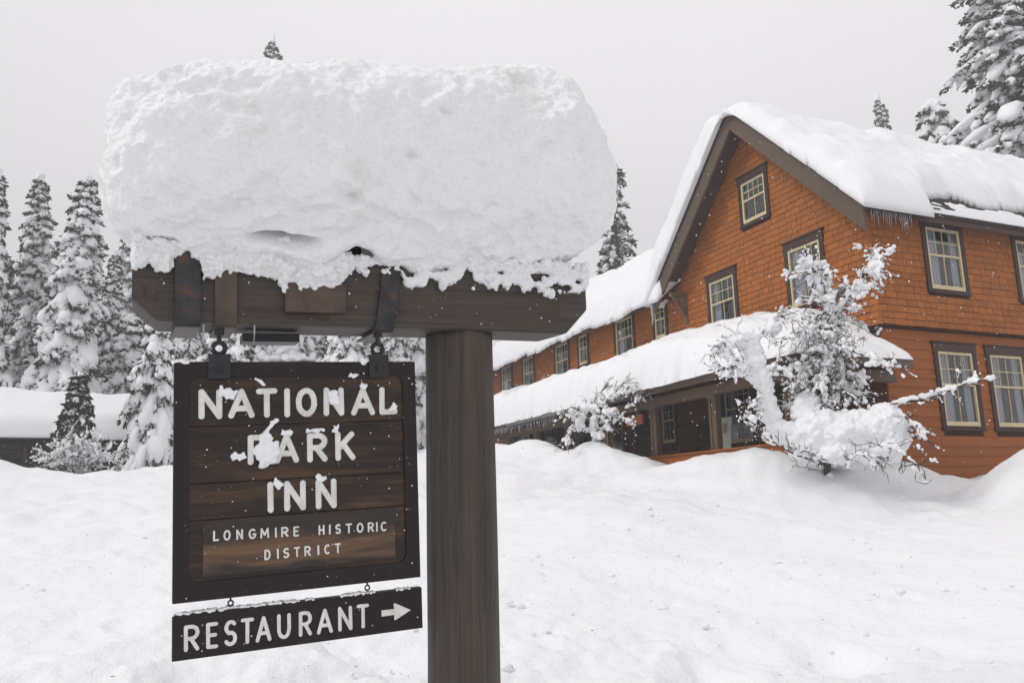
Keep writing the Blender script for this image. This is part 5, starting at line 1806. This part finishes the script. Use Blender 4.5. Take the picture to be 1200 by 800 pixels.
# snow cap
def cap_mesh():
    nt_, nf, nb_ = 420, 300, 70
    u = np.linspace(-1, 1, nt_)
    t = np.sin(u * math.pi / 2); t = np.sign(t) * (1 - (1 - np.abs(t)) ** 1.35)
    al = np.concatenate([np.linspace(math.radians(85), math.radians(275), nf), np.linspace(math.radians(275), math.radians(445), nb_ + 2)[1:-1]])
    T, A = np.meshgrid(t, al, indexing='ij')
    pl_ = np.where(T < 0, 4.8, 3.6)
    ring = np.maximum(1 - np.abs(T) ** pl_, 0) ** (1 / pl_)
    pz = np.where(np.sin(A) > 0, 2.55, 3.0)
    rad = (np.abs(np.cos(A)) ** pz + np.abs(np.sin(A)) ** pz) ** (-1 / pz)
    cy_, sz = np.cos(A) * rad, np.sin(A) * rad
    S = 0.985 + 1.24 * T
    Yy = 0.13 + 0.50 * ring * cy_
    hz = np.where(sz > 0, 0.53, 0.60)
    Zc = 1.015
    Z = Zc + hz * ring * sz
    # tuck the foot of the block in towards the beam, let the right shoulder sag
    foot = sstep(-0.25, -1.0, sz * ring)
    Yy = 0.13 + (Yy - 0.13) * (1 - 0.28 * foot)
    S = 0.975 + (S - 0.975) * (1 - 0.055 * foot)
    up_ = np.clip((Z - 0.55) / 1.0, 0, 1)
    Z = Z + up_ * np.interp(T, [-1, -0.5, 0.0, 0.4, 0.8, 1], [-0.215, -0.18, -0.075, 0.04, 0.05, -0.02]) + 0.012 * np.sin(S * 4)
    P = np.stack([S, Yy, Z], -1)
    dA = np.roll(P, -1, 1) - np.roll(P, 1, 1)
    dT = np.gradient(P, axis=0)
    N = np.cross(dT, dA); N /= np.linalg.norm(N, axis=2, keepdims=True) + 1e-9
    c = np.array([0.975, 0.13, Zc])
    sg = np.sign(((P - c) * N).sum(2, keepdims=True)); N = N * np.where(sg == 0, 1, sg)
    Q = P.reshape(-1, 3)
    d = 0.040 * fbm(Q, 0.50, 2, 101)
    b1 = 1 - 2 * np.abs(fbm(Q + 3, 0.30, 2, 105)); d += 0.017 * b1
    b2 = 1 - 2 * np.abs(fbm(Q + 7, 0.13, 2, 111)); d += 0.014 * b2
    d += 0.009 * fbm(Q, 0.06, 3, 117, 0.55)
    d += 0.007 * (1 - 2 * np.abs(fbm(Q + 1, 0.075, 2, 131))) + 0.004 * fbm(Q, 0.02, 2, 121)
    # melt hollow above the beam, small pits
    def pit(s, z, r, dep, rz=None):
        return dep * np.exp(-(((Q[:, 0] - s) / r) ** 2 + ((Q[:, 2] - z) / (rz or r)) ** 2)) * (Q[:, 1] < 0.13)
    d -= pit(0.46, 0.535, 0.11, 0.30, 0.014) + pit(0.80, 0.45, 0.07, 0.27, 0.04)
    d -= pit(1.17, 1.16, 0.035, 0.05, 0.02) + pit(1.02, 0.93, 0.04, 0.04, 0.02) + pit(0.75, 0.71, 0.05, 0.035, 0.02) + pit(1.2, 0.66, 0.06, 0.03, 0.02)
    Q = Q + N.reshape(-1, 3) * d[:, None]
    n, mm = T.shape
    i = np.arange(n - 1)[:, None] * mm; j = np.arange(mm)[None]; j2 = (j + 1) % mm
    q = np.stack([i + j, i + mm + j, i + mm + j2, i + j2], -1).reshape(-1, 4)
    return MB().add(Q, q).mesh('snow_cap', True)


cap = obj('snow_block', cap_mesh(), M['snow_cap'], None, SIGN_M)
tag(cap, 'huge rounded block of snow balanced on top of the sign beam', 'snow')

# crumbly crust along the front edge of the beam
r = np.random.default_rng(77)
prof_s = [-0.17, -0.10, -0.02, 0.0, 0.105, 0.12, 0.15, 0.17, 0.25, 0.27, 0.33, 0.40, 0.46, 0.50, 0.60, 0.72, 0.76, 0.80, 0.86, 0.92, 0.94, 1.02, 1.05, 1.10, 1.18, 1.30, 1.36, 1.48, 1.55, 1.66, 1.74, 1.84, 1.92, 2.0, 2.06]
prof_z = [0.41, 0.405, 0.385, 0.455, 0.455, 0.37, 0.375, 0.405, 0.405, 0.39, 0.385, 0.375, 0.34, 0.358, 0.362, 0.365, 0.40, 0.46, 0.395, 0.43, 0.45, 0.44, 0.38, 0.34, 0.36, 0.38, 0.41, 0.335, 0.39, 0.345, 0.40, 0.35, 0.375, 0.36, 0.40]
C_, R2 = [], []
n = 9000
s = r.uniform(-0.17, 2.06, n)
lo = np.interp(s, prof_s, prof_z) + 0.022 * vnoise(np.stack([s * 110, s * 0, s * 0], -1), 19) + 0.025 * vnoise(np.stack([s * 22, s * 0, s * 0], -1), 9) + 0.012 * vnoise(np.stack([s * 60, s * 0, s * 0], -1), 10)
hi = np.where(s < 0.78, 0.535, 0.52) + 0.02 * vnoise(np.stack([s * 6, s * 0, s * 0], -1), 12)
z = lo + (hi - lo) * r.random(n) ** 1.25
rad = r.uniform(0.005, 0.015, n) * (0.7 + 0.9 * (z - lo) / 0.15)
depth = -0.052 - 0.030 * (1 - np.clip((z - 0.42) / 0.18, 0, 1)) * r.random(n) - 0.06 * np.clip((0.56 - z) / 0.16, 0, 1) * np.clip((z - lo) / 0.05, 0, 1) * r.random(n) * (s < 0.78)
inside = z > 0.49
depth[inside] = r.uniform(-0.10, 0.12, inside.sum())
hole = (s > 0.84) & (z < 0.47) & (vnoise(np.stack([s * 16, z * 26, s * 0], -1), 14) < -0.12)
keep = (~hole) & (np.abs(s - 0.05) > 0.058 * (z < 0.45)) & (z - lo > -0.01)
C_ = np.stack([s, depth, z], -1)[keep]; R2 = rad[keep]
crust = obj('beam_snow', remeshed('beam_snow', C_, R2, 0.0065, 0.006, 0.018, 3, 0), M['snow_cap'], None, SIGN_M)
tag(crust, 'crumbly rim of snow clinging along the top edge of the sign beam', 'snow')

# snow on the ledge of the lower board
n = 900
s = r.uniform(0.0, 1.10, n)
hgt = 0.004 + 0.006 * (vnoise(np.stack([s * 9, s * 0, s * 0], -1), 3) + 0.6 * vnoise(np.stack([s * 31, s * 0, s * 0], -1), 4))
ok = hgt > 0.001
C_ = np.stack([s, r.uniform(0.0, 0.05, n), r.random(n) * np.maximum(hgt, 0.0) - 0.001], -1)[ok]
led = obj('ledge_snow', remeshed('ledge_snow', C_, r.uniform(0.004, 0.007, ok.sum()), 0.004, 0.001, 0.02, 1, 0), M['snow'], None, SIGN_M @ Matrix.Translation((0, 0, -1.084)))
tag(led, 'thin line of snow along the top of the RESTAURANT board', 'snow')


def clump(name, label, pts, rr, voxel=0.006, group=None):
    o = obj(name, remeshed(name, pts, rr, voxel, voxel * 0.5, 0.03, 5, 1), M['snow'], None, SIGN_M)
    tag(o, label, 'snow', group)


def cloud(c, spread, k, rlo, rhi):
    q = np.stack([r.normal(c[0], spread[0], k), -np.abs(r.normal(0, spread[2], k)) + c[1], r.normal(c[2], spread[1], k)], -1)
    return q, r.uniform(rlo, rhi, k)


GRP = 'clumps of snow stuck to the main sign board'
clump('snow_clump', 'large clump of snow plastered over the P and A of PARK', *cloud((0.392, 0.008, -0.405), (0.020, 0.026, 0.007), 150, 0.005, 0.016), group=GRP)
clump('snow_clump', 'small clump of snow between the N and A of NATIONAL', *cloud((0.222, 0.008, -0.145), (0.018, 0.010, 0.005), 45, 0.005, 0.012), group=GRP)
clump('snow_clump', 'snow clump caught in the second N of NATIONAL', *cloud((0.70, 0.008, -0.170), (0.013, 0.016, 0.005), 45, 0.006, 0.012), group=GRP)
clump('snow_clump', 'snow clump resting on the foot of the L of NATIONAL', *cloud((0.985, 0.006, -0.222), (0.011, 0.009, 0.005), 30, 0.005, 0.010), group=GRP)
clump('snow_clump', 'snow clump on top of the last A of NATIONAL', *cloud((0.840, 0.006, -0.112), (0.007, 0.009, 0.004), 22, 0.005, 0.009), group=GRP)
clump('snow_clump', 'slanting smear of snow above the T of NATIONAL', np.stack([np.linspace(0.34, 0.385, 24) + r.normal(0, 0.004, 24), np.full(24, 0.009), np.linspace(-0.07, -0.105, 24) + r.normal(0, 0.004, 24)], -1), r.uniform(0.004, 0.008, 24), group=GRP)
clump('snow_clump', 'slanting smear of snow below the T of NATIONAL', np.stack([np.linspace(0.385, 0.435, 26) + r.normal(0, 0.004, 26), np.full(26, 0.009), np.linspace(-0.325, -0.262, 26) + r.normal(0, 0.004, 26)], -1), r.uniform(0.004, 0.009, 26), group=GRP)
clump('snow_clump', 'snow clump on top of the A of PARK', *cloud((0.485, 0.006, -0.328), (0.010, 0.007, 0.004), 22, 0.005, 0.009), group=GRP)
clump('snow_clump', 'snow clump on top of the R of PARK', *cloud((0.60, 0.006, -0.322), (0.022, 0.005, 0.004), 30, 0.004, 0.009), group=GRP)
clump('snow_clump', 'snow clump on top of the K of PARK', *cloud((0.705, 0.006, -0.318), (0.007, 0.010, 0.004), 22, 0.004, 0.009), group=GRP)
clump('snow_clump', 'snow clump between the I and first N of INN', *cloud((0.447, 0.008, -0.555), (0.012, 0.008, 0.004), 26, 0.004, 0.010), group=GRP)
clump('snow_clump', 'snow clump on the top of the last N of INN', *cloud((0.632, 0.006, -0.540), (0.014, 0.007, 0.004), 26, 0.004, 0.008), group=GRP)
clump('snow_clump', 'flat smear of snow left of the word PARK', *cloud((0.275, 0.008, -0.425), (0.018, 0.010, 0.004), 30, 0.004, 0.009), group=GRP)
clump('snow_clump', 'snow clump on the top left corner of the board frame', *cloud((0.035, 0.012, 0.0), (0.022, 0.004, 0.005), 26, 0.005, 0.010), group=GRP)
clump('snow_clump', 'snow clump on the top right corner of the board frame', *cloud((1.03, 0.03, 0.008), (0.035, 0.006, 0.01), 50, 0.006, 0.013), group=GRP)
clump('snow_clump', 'snow clump beside the right bracket above the board', *cloud((0.845, 0.01, 0.004), (0.012, 0.009, 0.006), 26, 0.005, 0.010), group=GRP)
clump('snow_clump', 'flat bit of snow just below the right bracket', *cloud((0.80, 0.004, -0.065), (0.018, 0.004, 0.003), 24, 0.004, 0.007), group=GRP)
clump('snow_clump', 'heap of snow on the back of the board under the lamp bracket', *cloud((0.48, 0.045, 0.022), (0.06, 0.010, 0.01), 60, 0.010, 0.022), group=GRP)
# flecks blown onto boards, post and beam
n = 170
s = r.uniform(0.01, 1.09, n); z = r.uniform(-1.26, -0.01, n)
ok = ~((z < -1.035) & (z > -1.09))
c = np.stack([s, np.full(n, -0.001), z], -1)[ok]
v1, t1 = blobs(c, 0.0010 + 0.0032 * r.random(ok.sum()) ** 2.5, ICO0)
n = 70
s = r.uniform(-0.1, 2.0, n); c = np.stack([s, np.full(n, -0.052), r.uniform(0.18, 0.40, n)], -1)
v2, t2 = blobs(c, 0.0012 + 0.004 * r.random(n) ** 2.5, ICO0)
fk = MB().add(v1, None, t1).add(v2, None, t2)
tag(obj('snow_flecks', fk, M['snow'], None, SIGN_M), 'tiny flecks of snow blown onto the sign boards and beam', kind='stuff')

# ------------------------------------------------------------------ clods and needles lying on the snow
r = np.random.default_rng(44)
n = 900
d_ = 4.6 + 13 * r.random(n) ** 1.3; a_ = np.radians(r.uniform(-42, 42, n))
cx_ = fbm(np.stack([d_ * np.sin(a_), d_ * np.cos(a_), 0 * d_], -1), 1.6, 2, 12)
ok = cx_ > 0.05
x = (d_ * np.sin(a_))[ok]; y = (d_ * np.cos(a_))[ok]
rad = 0.010 + 0.030 * r.random(len(x)) ** 3
c = np.stack([x, y, ground_h(x, y) + rad * 0.1], -1)
v1, t1 = blobs(c, np.stack([rad * r.uniform(0.8, 1.5, len(x)), rad * r.uniform(0.8, 1.5, len(x)), rad * r.uniform(0.5, 0.9, len(x))], -1), ICO1)
v1 = v1 + 0.3 * np.repeat(rad, len(ICO1[0]))[:, None] * np.stack([vnoise(v1 * 40 + k, k) for k in (1, 2, 3)], -1)
tag(obj('snow_clods', MB().add(v1, None, t1).mesh('snow_clods', True), M['snow_ground']), 'small clods of snow scattered over the trampled ground', kind='stuff')
n = 90
d_ = 5 + 10 * r.random(n); a_ = np.radians(r.uniform(-40, 40, n))
db = MB()
for i in range(n):
    x, y = d_[i] * math.sin(a_[i]), d_[i] * math.cos(a_[i])
    z = float(ground_h(x, y)) + 0.03
    an = r.uniform(0, 6.28); L = r.uniform(0.008, 0.03)
    db.tube([(x, y, z), (x + L * math.cos(an), y + L * math.sin(an), z + 0.004)], 0.0025, 4)
tag(obj('needle_litter', db, M['twig']), 'dark bits of needle and twig scattered on the snow', kind='stuff')

# ------------------------------------------------------------------ falling snow
r = np.random.default_rng(19)
n = 9000
x = r.uniform(-16, 18, n); y = r.uniform(1.6, 21, n); z = r.uniform(0.2, 14, n) 
okf = np.abs(x) < y * 0.8 + 1.5
loc = np.stack([x, y, z], -1)
relc = loc[okf]
dist = np.linalg.norm(relc - np.array([0, 0, EYE]), axis=1)
rad = r.uniform(0.0022, 0.0060, len(relc)) * np.clip(dist / 6.0, 0.45, 1.5)
rr = np.stack([rad * r.uniform(0.6, 1.4, len(relc)), rad * r.uniform(0.6, 1.4, len(relc)), rad * r.uniform(0.7, 1.6, len(relc))], -1)
q = inn_pt(0, 0)
u = (relc[:, :2] - CORN[:2]) @ Udir[:2]; v = (relc[:, :2] - CORN[:2]) @ Vdir[:2]
free = ~((v > -3.3) & (u > -0.8)) & (relc[:, 2] > ground_h(relc[:, 0], relc[:, 1]) + 0.05)
v1, t1 = blobs(relc[free], rr[free], ICO0)
tag(obj('falling_snow', MB().add(v1, None, t1), M['snow']), 'small snowflakes drifting down through the air', kind='stuff')

# ------------------------------------------------------------------ misty winter air
hz_ = MB(); hz_.box((-170, -60, -3.0), (170, 170, 62.0))
hm = bpy.data.materials.new('haze'); hm.use_nodes = True
hn = hm.node_tree; hn.nodes.clear()
ho = hn.nodes.new('ShaderNodeOutputMaterial'); pv = hn.nodes.new('ShaderNodeVolumePrincipled')
pv.inputs['Color'].default_value = (0.93, 0.93, 0.95, 1)
pv.inputs['Density'].default_value = 0.0043
hn.links.new(pv.outputs[0], ho.inputs['Volume'])
tag(obj('haze', hz_, hm), 'pale misty air filled with fine snow', kind='stuff')
